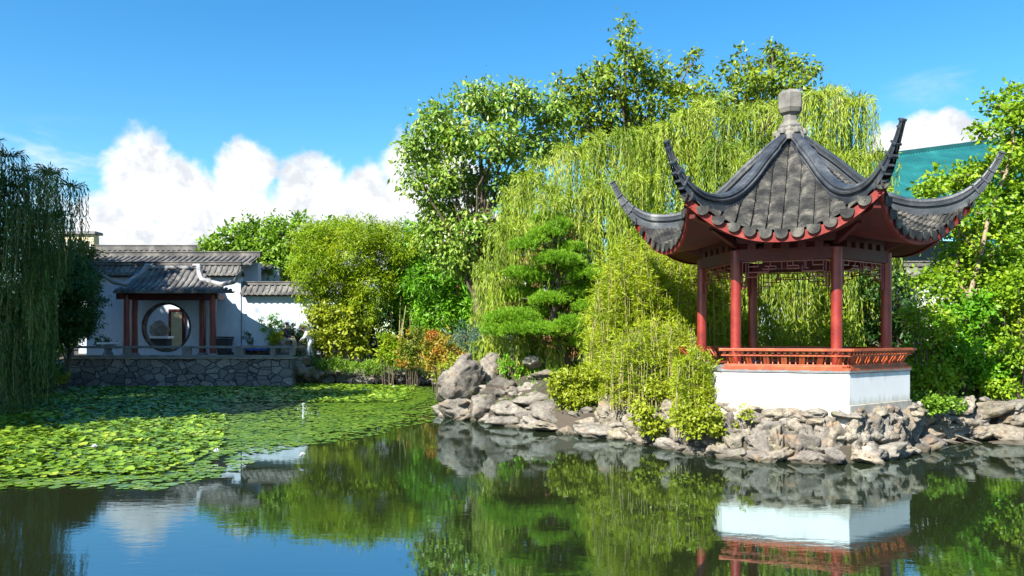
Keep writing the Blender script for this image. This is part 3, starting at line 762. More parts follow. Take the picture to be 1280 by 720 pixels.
mb = MB(); mb.box((-19.6, 46.6, 4.2), (9.8, .6, 5.0)); mb.build('wall', M['plaster_old_shade'], hall2)
# things seen through the gate: side_hall wall carries a doorway
mb = MB(); X = (221-640)/F*46.2; mb.box((X, 46.24, 2.75), (.95, .12, 2.5)); fr = mb.build('door_frame', M['wood_dark'], hall2)
mb = MB(); mb.box((X, 46.19, 2.72), (.62, .08, 2.2)); mb.build('door_panel', M['cream'], fr)

# wheelie bin
bx, by = (280.5-640)/F*41.4, 41.4
bn = empty('wheelie_bin', (bx, by, 1.405), 'dark grey wheelie bin against the shaded white wall right of the porch', 'bin')
mb = MB(); w_, d_, h_ = .34, .34, .95
mb.add([(bx+i*w_*k, by+j*d_*k, z) for z, k in ((1.45, .8), (2.32, 1.)) for i, j in ((-1, -1), (1, -1), (1, 1), (-1, 1))], [(3, 2, 1, 0), (4, 5, 6, 7), (0, 1, 5, 4), (1, 2, 6, 5), (2, 3, 7, 6), (3, 0, 4, 7)])
mb.box((bx, by, 2.28), (.74, .74, .06)); mb.build('bin_body', M['black_plastic'], bn, bevel=.02)
mb = MB(); mb.box((bx, by-.02, 2.38), (.78, .80, .07)); mb.box((bx, by+.42, 2.36), (.6, .06, .06)); mb.build('lid', M['black_plastic'], bn, bevel=.03)
for s_ in (-1, 1):
    mb = MB(); mb.tube([(bx+s_*.30, by+.3, 1.51), (bx+s_*.36, by+.3, 1.51)], .10, 14); mb.build('wheel', M['black_plastic'], bn)
# blue cloth over a low bench
bx0, bx1 = (301-640)/F*41.2, (346-640)/F*41.2
tb = empty('long_bench', ((bx0+bx1)/2, 41.2, 1.405), 'low stone bench draped with blue cloth beside the seated person', 'bench')
mb = MB(); mb.box(((bx0+bx1)/2, 41.2, 1.86), (bx1-bx0, .55, .08)); mb.build('seat', M['stone_rail'], tb)
for X in (bx0+.2, bx1-.2):
    mb = MB(); mb.box((X, 41.2, 1.61), (.16, .45, .42)); mb.build('leg', M['stone_rail'], tb)
mb = MB(); n = 30; A = []; B_ = []; C_ = []; D_ = []
for i in range(n+1):
    X = bx0-.03+(bx1-bx0+.0)*.8*i/n; wv = .02*math.sin(i*1.7)
    A.append((X, 41.52+wv, 1.72)); B_.append((X, 41.49, 1.925+.01*math.sin(i*2.3))); C_.append((X, 40.91, 1.925+.012*math.sin(i*1.1))); D_.append((X, 40.88+wv*1.4, 1.70+.03*math.sin(i*.9)))
mb.grid([A, B_, C_, D_]); cl = mb.build('blue_cloth', M['blue_cloth'], None, origin=((bx0+bx1)/2, 41.2, 1.9), smooth=True, solid=.01); tag(cl, 'bright blue cloth spread over the low bench by the wall', 'cloth')
# small round table left of porch
tx, ty = (135-640)/F*40.6, 40.6
tt_ = empty('round_stone_table', (tx, ty, 1.405), 'pale round stone table left of the porch behind the balustrade', 'table')
mb = MB(); mb.lathe((tx, ty, 0), [(.05, 2.02), (.50, 2.02), (.52, 2.07), (.50, 2.12), (.02, 2.125)], 28); mb.build('table_top', M['plaster'], tt_, smooth=True)
mb = MB(); mb.lathe((tx, ty, 0), [(.24, 1.41), (.27, 1.5), (.17, 1.7), (.24, 1.95), (.27, 2.02)], 20); mb.build('pedestal', M['stone_rail'], tt_, smooth=True)

# ---------------------------------------------------------------- buildings behind the trees
def windows(parent, x0, x1, y, zs, n, w_, h_):
    for z in zs:
        for i in range(n):
            X = x0+(i+.5)*(x1-x0)/n
            mb = MB(); mb.box((X, y-.02, z+h_/2+.05), (w_+.2, .1, .1)); mb.box((X, y-.02, z-h_/2-.05), (w_+.2, .1, .1)); mb.box((X-w_/2-.05, y-.02, z), (.1, .1, h_)); mb.box((X+w_/2+.05, y-.02, z), (.1, .1, h_)); mb.box((X, y-.02, z), (.07, .08, h_))
            f_ = mb.build('window', M['plaster'], parent)
            mb = MB(); mb.box((X, y-.01, z), (w_, .03, h_)); mb.build('pane', M['glass_dark'], f_)
ap = empty('apartment_block', (-49, 92, 1), 'far beige apartment block with dark windows above the left trees', 'building')
xa, xb = (80-640)/F*90, (117-640)/F*90
mb = MB(); mb.box(((xa+xb)/2, 90.6, 7.4), (xb-xa, 1.2, 13.2)); mb.build('wall', M['cream'], ap)
mb = MB(); mb.box(((xa+xb)/2, 90.6, 14.1), (xb-xa+.6, 1.8, .3)); mb.build('roof', M['stone_rail'], ap)
windows(ap, xa+.2, xb-.2, 90, (12.4, 9.6, 6.8), 2, 1.05, 1.5)
bh = empty('brick_building', (-1.2, 48, 1), 'orange brick building glimpsed through the broad-leaved tree', 'building')
mb = MB(); mb.box((0.2, 50, 5.0), (7.5, 5, 8.8)); mb.build('wall', M['brick'], bh)
mb = MB(); mb.box((.2, 50, 9.55), (7.9, 5.4, .3)); mb.build('roof', M['stone_rail'], bh)
windows(bh, -3.3, 3.7, 47.48, (8.0, 5.4), 3, 1.1, 1.4)
# teal glazed roof building
def teal_mat():
    m, t, b, out = new_mat('teal_glazed_tile')
    g = t.new('ShaderNodeNewGeometry').outputs['Position']
    n = t.noise(g, 1.3, 5)
    t.link(t.ramp(n, [(.3, (.006, .065, .07)), (.6, (.010, .11, .11)), (.8, (.03, .16, .15))]), b.inputs['Base Color'])
    t.set(b, Roughness=.35); return m
M['teal'] = teal_mat()
tl = empty('teal_roof_building', (18, 34, 1), 'large building with teal glazed tile roof behind the pavilion on the right', 'building')
A0 = Vector(at(1035, 205, 32)); B0 = Vector(at(1330, 166, 36)); U = (B0-A0); Lr = math.hypot(U.x, U.y)
U = Vector((U.x, U.y, 0)).normalized(); Nn = Vector((U.y, -U.x, 0)); slope_z = (B0.z-A0.z)/Lr
mb = MB(); n = int(Lr/.16); sp = Lr/n
for j in range(n):
    s = (j+.5)*sp; rows = []
    for i in range(30):
        q = i*.42; z0 = A0.z+slope_z*s-.02
        for up in (0, 1):
            c = A0+U*s+Nn*(q+up*.001); c.z = z0-q*.62+(.03 if up else 0)
            rows.append([c+U*dx*sp+Vector((0, 0, dz)) for dx, dz in ((-.5, 0), (-.3, .035), (0, .06), (.3, .035), (.5, 0))])
    mb.grid(rows)
rf = mb.build('roof', M['teal'], tl, solid=.02)
mb = MB(); c0 = A0+Vector((0, 0, .05)); c1 = A0+U*Lr+Vector((0, 0, slope_z*Lr+.05)); mb.bar(c0, c1, .3, .16)
mb.build('roof_ridge', M['teal'], rf)
mb = MB(); c = A0+U*Lr/2-Nn*2.0; mb.box((c.x, c.y, (A0.z-3)/2), (Lr-.4, 6, A0.z-3.), math.atan2(U.y, U.x)); mb.build('wall', M['plaster_old_shade'], tl)
# white wall behind the right hand shrubs
rw = capped_wall('rear_garden_wall', 'white garden wall with dark tile coping behind the shrubs right of the pavilion', 10.9, 24, 27.2, .9, 4.35, .45, .4, m='plaster')

# ---------------------------------------------------------------- people
def skin_mesh(name, joints, bones, m, parent, sub=2):
    me = bpy.data.meshes.new(name)
    off = parent_world(parent)
    me.from_pydata([tuple(Vector(j[0])-off) for j in joints], bones, [])
    o = bpy.data.objects.new(name, me); link(o, parent)
    md = o.modifiers.new('skin', 'SKIN'); md.use_smooth_shade = True
    for i, j in enumerate(joints):
        r = j[1] if isinstance(j[1], tuple) else (j[1], j[1]); me.skin_vertices[0].data[i].radius = r
    me.skin_vertices[0].data[0].use_root = True
    s_ = o.modifiers.new('sub', 'SUBSURF'); s_.levels = sub; s_.render_levels = sub
    me.materials.append(m); return o
def person(loc, rz, label, pose, mats):
    """local frame: x right, -y facing; pose 'sit' or 'stoop'"""
    L = Vector(loc); Mz = Matrix.Rotation(rz, 3, 'Z')
    W = lambda x, y, z: L+Mz@Vector((x, y, z))
    o = empty('person', L, label, 'person')
    if pose == 'sit':
        pel = (0, 0, .86); sp1 = (0, -.01, 1.05); ch = (0, -.02, 1.27); nk = (0, -.05, 1.43); hd = (0, -.08, 1.54); hd2 = (0, -.09, 1.66)
        hip = [(s*.10, -.02, .84) for s in (-1, 1)]; kn = [(s*.14, -.44, .88) for s in (-1, 1)]; an = [(s*.13, -.48, .46) for s in (-1, 1)]; toe = [(s*.13, -.64, .42) for s in (-1, 1)]
        sh = [(s*.19, -.02, 1.36) for s in (-1, 1)]; elb = [(s*.25, -.10, 1.10) for s in (-1, 1)]; wr = [(s*.14, -.33, 1.02) for s in (-1, 1)]; hn = [(s*.11, -.41, .99) for s in (-1, 1)]
    else:
        pel = (0, 0, .86); sp1 = (0, -.06, 1.02); ch = (0, -.17, 1.20); nk = (0, -.27, 1.33); hd = (0, -.34, 1.40); hd2 = (0, -.39, 1.50)
        hip = [(s*.10, 0, .84) for s in (-1, 1)]; kn = [(s*.12, -.07-.05*s, .46) for s in (-1, 1)]; an = [(s*.13, .03-.10*s, .08) for s in (-1, 1)]; toe = [(s*.13, -.13-.10*s, .04) for s in (-1, 1)]
        sh = [(s*.19, -.20, 1.28) for s in (-1, 1)]; elb = [(s*.24, -.30, 1.03) for s in (-1, 1)]; wr = [(s*.16, -.48, .88) for s in (-1, 1)]; hn = [(s*.14, -.54, .82) for s in (-1, 1)]
    j = [(W(*pel), (.13, .10)), (W(*sp1), (.12, .09)), (W(*ch), (.15, .10)), (W(*nk), .055), (W(*hd), (.075, .085)), (W(*hd2), (.06, .07))]
    bo = [(0, 1), (1, 2), (2, 3), (3, 4), (4, 5)]
    for i in range(2):
        k = len(j)
        j += [(W(*hip[i]), .09), (W(*kn[i]), .06), (W(*an[i]), .042), (W(*toe[i]), .038), (W(*sh[i]), .06), (W(*elb[i]), .043), (W(*wr[i]), .028), (W(*hn[i]), .035)]
        bo += [(0, k), (k, k+1), (k+1, k+2), (k+2, k+3), (2, k+4), (k+4, k+5), (k+5, k+6), (k+6, k+7)]
    body = skin_mesh('body', j, bo, M['skin'], o)
    g = .022
    jt = [(W(*sp1), (.15, .12)), (W(*ch), (.175, .125)), (W(*nk), .07), (W(*pel), (.155, .125))]; bt = [(0, 1), (1, 2), (0, 3)]
    for i in range(2):
        k = len(jt); jt += [(W(*sh[i]), .06+g), (W(*elb[i]), .045+g), (W(*wr[i]), .032+g)]; bt += [(1, k), (k, k+1), (k+1, k+2)]
    skin_mesh('jacket' if mats[0] == 'jacket' else 'shirt', jt, bt, M[mats[0]], o)
    jt = [(W(*pel), (.15, .12))]; bt = []
    for i in range(2):
        k = len(jt); jt += [(W(*hip[i]), .09+g), (W(*kn[i]), .062+g), (W(*an[i]), .048+g)]; bt += [(0, k), (k, k+1), (k+1, k+2)]
    skin_mesh('trousers', jt, bt, M[mats[1]], o)
    for i in range(2):
        skin_mesh('shoe', [(W(*an[i]), .06), (W(*toe[i]), .05)], [(0, 1)], M['black_plastic'], o)
    # hair cap
    bm = bmesh.new(); bmesh.ops.create_icosphere(bm, subdivisions=3, radius=1)
    h0 = W(*hd2); off = parent_world(o)
    for v in bm.verts:
        v.co = Mz@Vector((v.co.x*.088, v.co.y*.100+.018, v.co.z*.09)) ; v.co += h0-off+Vector((0, 0, .005))
    me = bpy.data.meshes.new('hair'); bm.to_mesh(me); bm.free(); me.materials.append(M['hair']); link(bpy.data.objects.new('hair', me), o)
    # face: nose
    nb = MB(); p = W(hd[0], hd[1]-.085, hd[2]+.03); nb.box(p, (.025, .03, .04), rz); nb.build('nose', M['skin'], o)
    return o
p1x = (357-640)/F*41.0
person((p1x, 41.0, 1.40), R(90), 'seated person in dark jacket and khaki trousers on a rock by the white wall', 'sit', ('jacket', 'khaki'))
p2x = (388-640)/F*41.3
person((p2x, 41.3, 1.34), R(-70), 'stooping person in white shirt partly behind the yellow-green shrub', 'stoop', ('white_cloth', 'white_cloth'))
# ---------------------------------------------------------------- rocks
_ico = {}
def ico(sub):
    if sub not in _ico:
        bm = bmesh.new(); bmesh.ops.create_icosphere(bm, subdivisions=sub, radius=1)
        _ico[sub] = (np.array([v.co[:] for v in bm.verts]), np.array([[v.index for v in f.verts] for f in bm.faces])); bm.free()
    return _ico[sub]
def rock(c, size, seed, label, group=None, m='rock', sub=4, tilt=0, name='rock', rough=1., holes=.3, tiltx=0):
    """c centre, size full extents"""
    V, Fc = ico(sub); rs = np.random.default_rng(seed)
    p = V.copy(); off = rs.uniform(0, 50, 3)
    for _ in range(9):
        n = unit(rs.normal(size=3)); d = rs.uniform(.48, .86); q = p@n-d; p = p-np.where(q > 0, q, 0)[:, None]*n*.92
    r = 1+.30*rough*fbm(p*1.3+off, 4, seed)
    cav = fbm(p*2.1+off+9, 3, seed+3); r = r-holes*ss(.12, .45, cav)*.9
    r = r-.20*rough*(.35-np.abs(fbm(p*2.6+off, 4, seed+9)))*(np.abs(fbm(p*2.6+off, 4, seed+9)) < .35)-.06*np.abs(fbm(p*8+off, 3, seed+5))
    p = p*r[:, None]; p = p+.05*rough*np.stack([fbm(p*5+off+k*7, 3, seed+k) for k in range(3)], -1)
    lo, hi = p.min(0), p.max(0); p = (p-(lo+hi)/2)/(hi-lo)*np.array(size)
    M3 = np.array(Matrix.Rotation(tilt, 3, 'Y')@Matrix.Rotation(tiltx, 3, 'X')@Matrix.Rotation(rs.uniform(-.4, .4), 3, 'Z'))
    p = p@M3.T
    o = np_mesh(name, p+np.array(c), Fc, M[m], smooth=True, origin=tuple(c))
    return tag(o, label, 'rock', group)
def rk(px0, px1, py0, py1, d, seed, label, group=None, m='rock', tilt=0, depth=None, **k):
    a, b = at(px0, py0, d), at(px1, py1, d); sx, sz = b[0]-a[0], a[2]-b[2]
    return rock(((a[0]+b[0])/2, d, (a[2]+b[2])/2), (sx, depth or max(sx, sz)*.7, sz), seed, label, group, m, tilt=tilt, **k)
# the named rocks of the point (left of the pavilion)
rk(543, 609, 448, 514, 24.0, 1, 'tallest rounded grey boulder leaning at the left tip of the rocky point', m='rock3', tilt=-.12, sub=5, holes=.12)
rk(548, 592, 496, 526, 23.6, 2, 'pale pitted stone at the waterline under the tallest boulder', sub=4)
rk(566, 590, 440, 475, 24.8, 3, 'small pointed rock just behind the tallest boulder', m='rock3', tilt=.1)
rk(598, 632, 440, 492, 24.6, 4, 'upright grey rock with a hollow top right of the tallest boulder', m='rock3', tilt=.15, holes=.35)
rk(630, 652, 445, 480, 24.9, 5, 'narrow tan rock in front of the blue juniper')
rk(652, 678, 444, 462, 24.2, 6, 'smooth pale oval stone lying under the pine', m='rock')
rk(656, 704, 462, 480, 23.4, 7, 'flat tan ledge stone beneath the pine trunk', m='rock2', depth=1.2)
rk(600, 650, 470, 500, 23.4, 8, 'broad brown-grey rock in the middle of the rocky point', m='rock3')
rk(645, 690, 476, 500, 22.8, 9, 'cracked grey rock beside the yellow-green bush')
rk(588, 630, 492, 524, 22.9, 10, 'dark pitted rock at the waterline in the middle of the point', m='rock3')
rk(610, 668, 500, 526, 22.3, 11, 'large pale flat-topped slab stone at the waterline', m='rock', depth=1.6, rough=.6, holes=.1)
rk(640, 700, 490, 512, 22.0, 12, 'long light grey slab sloping down towards the water', m='rock', depth=1.4, rough=.6, tilt=.1, holes=.1)
rk(660, 742, 500, 536, 21.0, 13, 'long sloping brown-grey ledge running down to the water', m='rock3', tilt=.22, depth=1.5, rough=.7)
rk(604, 694, 518, 534, 21.9, 14, 'thin pale stone shelf lying just above the water', m='rock', depth=.8, rough=.5, holes=.05)
rk(742, 790, 492, 540, 19.5, 15, 'brown fissured boulder between two yellow-green bushes', m='rock2')
rk(775, 812, 508, 546, 18.8, 16, 'pale rock with orange stains at the foot of the bushes', m='rock2')
rk(716, 800, 528, 550, 19.3, 17, 'low flat rock strip along the waterline below the bushes', m='rock', depth=.9, rough=.6)
rk(826, 850, 498, 524, 18.0, 18, 'reddish brown rock poking out of the groundcover', m='rock2')
# courses of rock under the pavilion and along the banks
def lerp_path(P, s):
    P = [np.array(p, float) for p in P]; L = [np.linalg.norm(b-a) for a, b in zip(P, P[1:])]; tot = sum(L); s *= tot
    for a, b, l in zip(P, P[1:], L):
        if s <= l: return a+(b-a)*s/l
        s -= l
    return P[-1]
def course(path, zs, n, wr, hr, seed, label, group, ms=('rock', 'rock2', 'rock3'), sub=3, back=.0, hf=1., holes=.35):
    rs = random.Random(seed)
    for row, z in enumerate(zs):
        for i in range(n):
            s = (i+.5+rs.uniform(-.35, .35)+.5*(row % 2))/n
            if s > 1: continue
            p = lerp_path(path, s); w_ = rs.uniform(*wr); h_ = rs.uniform(*hr)*(1. if row else hf)
            a = lerp_path(path, max(s-.02, 0)); b = lerp_path(path, min(s+.02, 1)); tn = (b-a)/np.linalg.norm(b-a); nn = np.array([-tn[1], tn[0]])
            inn = back*row
            x, y = p[0]+nn[0]*inn, p[1]+nn[1]*inn
            o = rock((x, y, z+rs.uniform(-.05, .05)), (w_, w_*rs.uniform(.7, 1.1), h_), rs.randint(0, 99999), label, group, rs.choice(ms), sub, rs.uniform(-.35, .35), tiltx=rs.uniform(-.2, .2), holes=holes)
PF = [(3.1, 18.1), (3.6, 17.1), (3.95, 16.35), (4.5, 15.85), (5.2, 15.5), (6.0, 15.3), (6.8, 15.4), (7.6, 16.0), (8.3, 16.7), (8.9, 17.3)]
course(PF, (.07,), 20, (.5, 1.0), (.22, .40), 1, 'rock of the lowest course at the waterline below the pavilion', 'limestone rocks at the waterline below the pavilion', sub=4)
PF2 = [(3.55, 17.4), (4.0, 16.5), (4.6, 15.98), (5.3, 15.66), (6.0, 15.46), (6.7, 15.52), (7.5, 16.1), (8.2, 16.8), (8.8, 17.5)]
course(PF2, (.32, .52), 19, (.34, .60), (.50, .90), 2, 'upright weathered rock in the middle of the wall below the pavilion', 'limestone rocks stacked below the pavilion', sub=4, back=.05, holes=.6)
PF3 = [(3.9, 17.2), (4.2, 16.7), (4.9, 16.08), (5.5, 15.80), (6.1, 15.62), (6.7, 15.68), (7.5, 16.2), (8.2, 16.9), (9., 17.6)]
course(PF3, (.74, .88), 14, (.34, .70), (.20, .34), 3, 'squat rock topping the stone wall under the white plinth', 'limestone rocks topping the wall under the plinth', sub=4, back=.05)
# rocks low on the slope left of the pavilion
PL = [(1.3, 19.9), (2.0, 19.5), (2.8, 18.9), (3.4, 17.8)]
course(PL, (.05, .2, .45), 9, (.5, 1.), (.25, .45), 4, 'low rock at the waterline below the yellow-green groundcover', 'rocks below the groundcover', sub=4, back=.3)
# fill of the point
PT = [(-2.1, 25.2), (-2.0, 24.2), (-1.2, 23.3), (-.4, 22.5), (.5, 21.1), (1.2, 20.3)]
course(PT, (.05, .25, .45, .65, .85), 13, (.6, 1.15), (.28, .5), 5, 'mid-sized grey rock packed into the rocky point', 'grey rocks filling the rocky point', sub=4, back=.33)
# right bank wall
PR = [(9.0, 17.9), (9.6, 18.6), (10.4, 18.75), (11.8, 18.4), (13.5, 18.1), (15.5, 17.8)]
course(PR, (.16, .46, .74), 12, (.6, 1.15), (.36, .5), 6, 'blocky tan rock in the right-hand bank wall', 'blocky rocks in the right-hand bank wall', ('rock', 'rock2', 'rock2'), sub=4, back=.12)
PR2 = [(9.8, 18.25), (10.6, 18.3), (11.9, 18.0), (13.5, 17.7)]
course(PR2, (.02,), 7, (.9, 1.4), (.14, .2), 7, 'thin flat stone at the waterline of the right-hand bank', 'flat stones along the right-hand waterline', ('rock', 'rock2'))
# far bank
PB = [(-10.6, 41.2), (-8.5, 41.1), (-6.2, 41.0), (-4.2, 40.4), (-3., 38.6)]
course(PB, (.15, .5), 17, (.5, 1.0), (.4, .6), 8, 'weathered rock in the far bank right of the terrace', 'rocks along the far bank', ('rock', 'rock3', 'rock'), sub=3, back=.3)
rk(538, 548, 458, 471, 36, 71, 'small squared white stone at the end of the far bank', m='rock')
PLB = [(-22.5, 37.2), (-20.8, 34), (-19, 30.5), (-17.8, 26.6)]
course(PLB, (.15, .45), 12, (.6, 1.1), (.4, .6), 9, 'shaded rock along the left bank under the willow', 'rocks along the left bank', ('rock3',), sub=3, back=-.3)
rsx = random.Random(77); cnt_ = 0
while cnt_ < 90:
    s_ = rsx.random(); fr_ = [(-2.1, 24.4), (-.44, 22.2), (1.2, 20.2), (2.7, 18.9), (3.6, 17.4), (4.6, 15.9), (6.2, 15.3), (7.2, 15.7), (8.9, 17.4), (10.2, 18.9), (12.5, 18.2)]
    p_ = lerp_path(fr_, s_); y_ = p_[1]+rsx.uniform(0, 1.3 if p_[0] < 4 or p_[0] > 8.8 else .25); w_ = rsx.uniform(.22, .5)
    rock((p_[0], y_, max(.04, gz(p_[0], y_)+.02)), (w_, w_, w_*rsx.uniform(.4, .8)), 900+cnt_, 'small loose stone wedged between the larger shore rocks', 'small stones wedged along the near shore', rsx.choice(('rock', 'rock2', 'rock3')), 3); cnt_ += 1
# seat and planter rocks on the terrace
rock((p1x-.02, 41.15, 1.78), (.8, .7, .86), 501, 'grey rock under the seated person', None, 'rock3', 4, rough=.6, holes=.1)
for i, (px, w_, h_) in enumerate(((311, .7, .45), (322, .6, .35), (333, .7, .4), (345, .6, .45), (368, .9, .5), (376, .6, .35))):
    rock(((px-640)/F*41.8, 41.8, 1.4+h_/2-.05+(.1 if i < 4 else 0)), (w_, .5, h_+.2), 600+i, 'rock edging the planting bed at the foot of the lit white wall', 'rocks edging the bed by the white wall', 'rock2' if i % 2 else 'rock3', 3)
# stone seen through the gate
gx_ = (199-640)/F*44.6
sr = empty('scholar_rock_display', (gx_, 44.6, 1.405), 'grey scholar rock on a dark stand with a pale slab, seen through the moon gate', 'rock display')
mb = MB(); mb.box((gx_, 44.6, 1.85), (1.15, .7, .9)); mb.build('stand', M['black_plastic'], sr, bevel=.05)
mb = MB(); mb.box((gx_, 44.6, 2.37), (1.32, .85, .14)); mb.build('slab', M['plaster'], sr, bevel=.02)
V, Fc = ico(4); pp = V*(1+.35*fbm(V*1.6+3, 4, 8))[:, None]*np.array((.56, .3, .48)); pp[:, 0] *= 1-.35*np.clip(pp[:, 2]/.5, 0, 1)
np_mesh('stone', pp+np.array((gx_, 44.6, 2.85)), Fc, M['rock'], sr, smooth=True)
# white lamp post half hidden in the bamboo
lx, ly = (864-640)/F*18.6, 18.6
lp = empty('garden_lamp', (lx, ly, .7), 'small white post lamp half hidden in the bamboo left of the pavilion', 'lamp')
mb = MB(); mb.lathe((lx, ly, 0), [(.05, .6), (.05, 1.28)], 12); mb.build('post', M['plaster'], lp, smooth=True)
mb = MB(); mb.lathe((lx, ly, 0), [(.06, 1.27), (.085, 1.32), (.085, 1.60), (.10, 1.62), (.09, 1.66), (.02, 1.71)], 16); mb.build('lamp_head', M['plaster'], lp, smooth=True)

for i, (px, py, w_, h_) in enumerate(((374, 462, .9, .9), (386, 466, .8, .7), (380, 452, 1.0, .6), (396, 470, .9, .6))):
    c = at(px, py, 39.4+.2*i); rock(tuple(c), (w_, .8, h_), 700+i, 'dark rock piled against the right end of the terrace wall', 'dark rocks piled at the right end of the terrace', 'rock3', 3)
# ---------------------------------------------------------------- foliage
def leaf_geo(P, D, N, L, W, fold=.25):
    """rhombic leaves folded along the midrib; returns V, F(tris)"""
    n = len(P); D = unit(D); S = unit(np.cross(D, N)); N2 = np.cross(S, D)
    L = np.broadcast_to(L, n)[:, None]; W = np.broadcast_to(W, n)[:, None]
    mid = P+D*L*.42-N2*W*fold
    V = np.stack([P, mid-S*W*.5, P+D*L, mid+S*W*.5], 1).reshape(-1, 3)
    b = np.arange(n)[:, None]*4
    Fc = np.concatenate([b+np.array([[0, 1, 2]]), b+np.array([[0, 2, 3]])], 1).reshape(-1, 3)
    return V, Fc
def leaves(name, P, D, N, L, W, m, parent=None, rnd=None, origin=None, fold=.25):
    V, Fc = leaf_geo(P, D, N, L, W, fold)
    r = RNG.random(len(P)) if rnd is None else rnd
    return np_mesh(name, V, Fc, m, parent, rnd=np.repeat(np.clip(r, 0, 1), 2), origin=origin)

def cloud_points(clumps, dens, sub_r=.3, shell=.55, twig=26, seed=0):
    """clumps: (centre, radii). returns leaf points, outward dirs, random tone by twig"""
    rs = np.random.default_rng(seed); Ps, Os, Ts = [], [], []
    for c, r in clumps:
        r = np.array(r, float); area = 4*math.pi*((r[0]*r[1])**1.6/3+(r[0]*r[2])**1.6/3+(r[1]*r[2])**1.6/3)**(1/1.6)
        n = max(20, int(area*dens)); nt = max(5, n//twig)
        d = unit(rs.normal(size=(nt, 3))); k = shell+(1-shell)*rs.random(nt)**.6
        k = k*(1+.16*rs.normal(size=nt)*.7)
        tc = d*k[:, None]*r
        per = n//nt+1
        idx = np.repeat(np.arange(nt), per)
        sr = sub_r*np.exp(rs.normal(size=nt)*.25)
        q = rs.normal(size=(len(idx), 3))*sr[idx][:, None]*.5*np.array([1, 1, .75])
        Ps.append(np.array(c)+tc[idx]+q); Os.append(unit(d[idx]*r.mean()+q*1.2)); Ts.append(np.clip(rs.random(nt)[idx]*.5+rs.random(len(idx))*.5, 0, 1))
    return np.concatenate(Ps), np.concatenate(Os), np.concatenate(Ts)

def crown(name, clumps, dens, L, W, m, parent, sub_r=.3, shell=.55, droop=.3, twig=26, seed=0, up=.5, fold=.25, zmin=None):
    P, O, T = cloud_points(clumps, dens, sub_r, shell, twig, seed)
    if zmin is not None: k = P[:, 2] > zmin; P, O, T = P[k], O[k], T[k]
    rs = np.random.default_rng(seed+1); n = len(P)
    D = unit(O*.6+rs.normal(size=(n, 3))*.7-np.array([0, 0, droop]))
    N = unit(O*.5+np.array([0, 0, up])+rs.normal(size=(n, 3))*.45)
    s = np.exp(rs.normal(size=n)*.22)
    return leaves(name, P, D, N, L*s, W*s, m, parent, rnd=T, fold=fold)

def limbs(base, clumps, r0, m, parent, seed=0, top=None, frac=.55, names='trunk', rb=.3):
    """tapered trunk with limbs that bend out to the clumps"""
    rs = random.Random(seed); base = Vector(base); cs = [Vector(c) for c, r in clumps]
    zc = max(c.z for c in cs); cen = sum(cs, Vector())/len(cs)
    top = Vector(top) if top is not None else Vector((cen.x, cen.y, base.z+(zc-base.z)*.8))
    pts = []
    for i in range(9):
        f = i/8; p = base.lerp(top, f); p += Vector((rs.uniform(-1, 1), rs.uniform(-1, 1), 0))*r0*.8*(f*(1-f)*4); pts.append(p)
    mb = MB(); mb.tube([pts[0]-Vector((0, 0, .3))]+pts, [r0*1.5]+[r0*(1.15-.95*(i/8)**.8) for i in range(9)], 10)
    for c in cs:
        f = min(.95, max(.15, ((c.z-base.z)/(top.z-base.z+1e-6))*frac)); i = int(f*8); s = pts[i].lerp(pts[min(i+1, 8)], f*8-i)
        L = (c-s).length; a = s+(c-s)*.5+Vector((rs.uniform(-.1, .1)*L, rs.uniform(-.1, .1)*L, .08*L))
        rr = r0*rb*(1.1-f*.5)
        mb.tube([s, s.lerp(a, .5)+Vector((0, 0, .02*L)), a, a.lerp(c, .5), c], [rr, rr*.85, rr*.7, rr*.5, rr*.25], 6)
        for _ in range(4):
            e = c+Vector((rs.uniform(-1, 1), rs.uniform(-1, 1), rs.uniform(-.2, 1)))*min(L*.2, .4); mb.tube([a.lerp(c, rs.uniform(.3, .9)), e], [rr*.3, rr*.12], 4, cap=False)
    return mb.build(names, m, parent, smooth=True)

def clp(lst, d, depth=None, kd=1.):
    """list of (px, py, rx, ry[, d offset]) -> world clumps"""
    out = []
    for e in lst:
        px, py, rx, ry = e[:4]; dd = d+(e[4] if len(e) > 4 else 0)
        sx, sz = rx/F*dd, ry/F*dd
        out.append((at(px, py, dd), (sx, (depth or sx)*kd, sz)))
    return out
def jitter_depth(lst, amt, seed=0):
    rs = random.Random(seed); return [tuple(e[:4])+(rs.uniform(-amt, amt)+(e[4] if len(e) > 4 else 0),) for e in lst]

def tree(name, label, cat, lst, d, leaf, dens, L, W, base_px, r0=.2, group=None, bark='bark', seed=0, top=None, z0=None, depthj=1., **k):
    cl = clp(jitter_depth(lst, depthj, seed), d); bx = (base_px-640)/F*d
    z = gz(bx, d) if z0 is None else z0
    o = empty(name, (bx, d, z), label, cat, group)
    crown('crown', cl, dens, L, W, G[leaf], o, seed=seed, **k)
    limbs((bx, d, z), cl, r0, M[bark], o, seed, top=top)
    return o
def bush(name, label, lst, d, leaf, dens, L, W, seed=0, group=None, cat='shrub', stems=True, **k):
    cl = clp(lst, d); c = np.mean([c for c, r in cl], 0); z = gz(c[0], c[1])
    o = empty(name, (c[0], c[1], z), label, cat, group)
    crown('foliage', cl, dens, L, W, G[leaf], o, seed=seed, **k)
    if stems:
        mb = MB(); rs = random.Random(seed)
        for cc, r in cl:
            for i in range(3):
                e = Vector(cc)+Vector((rs.uniform(-.5, .5)*r[0], rs.uniform(-.5, .5)*r[1], rs.uniform(-.2, .6)*r[2]))
                b = Vector((c[0]+(cc[0]-c[0])*.6, c[1]+(cc[1]-c[1])*.6, min(z-.05, e.z-.1))); mb.tube([b, b.lerp(e, .5)+Vector((rs.uniform(-.1, .1), 0, .05)), e], [.025, .018, .008], 5)
        mb.build('stems', M['bark'], o)
    return o

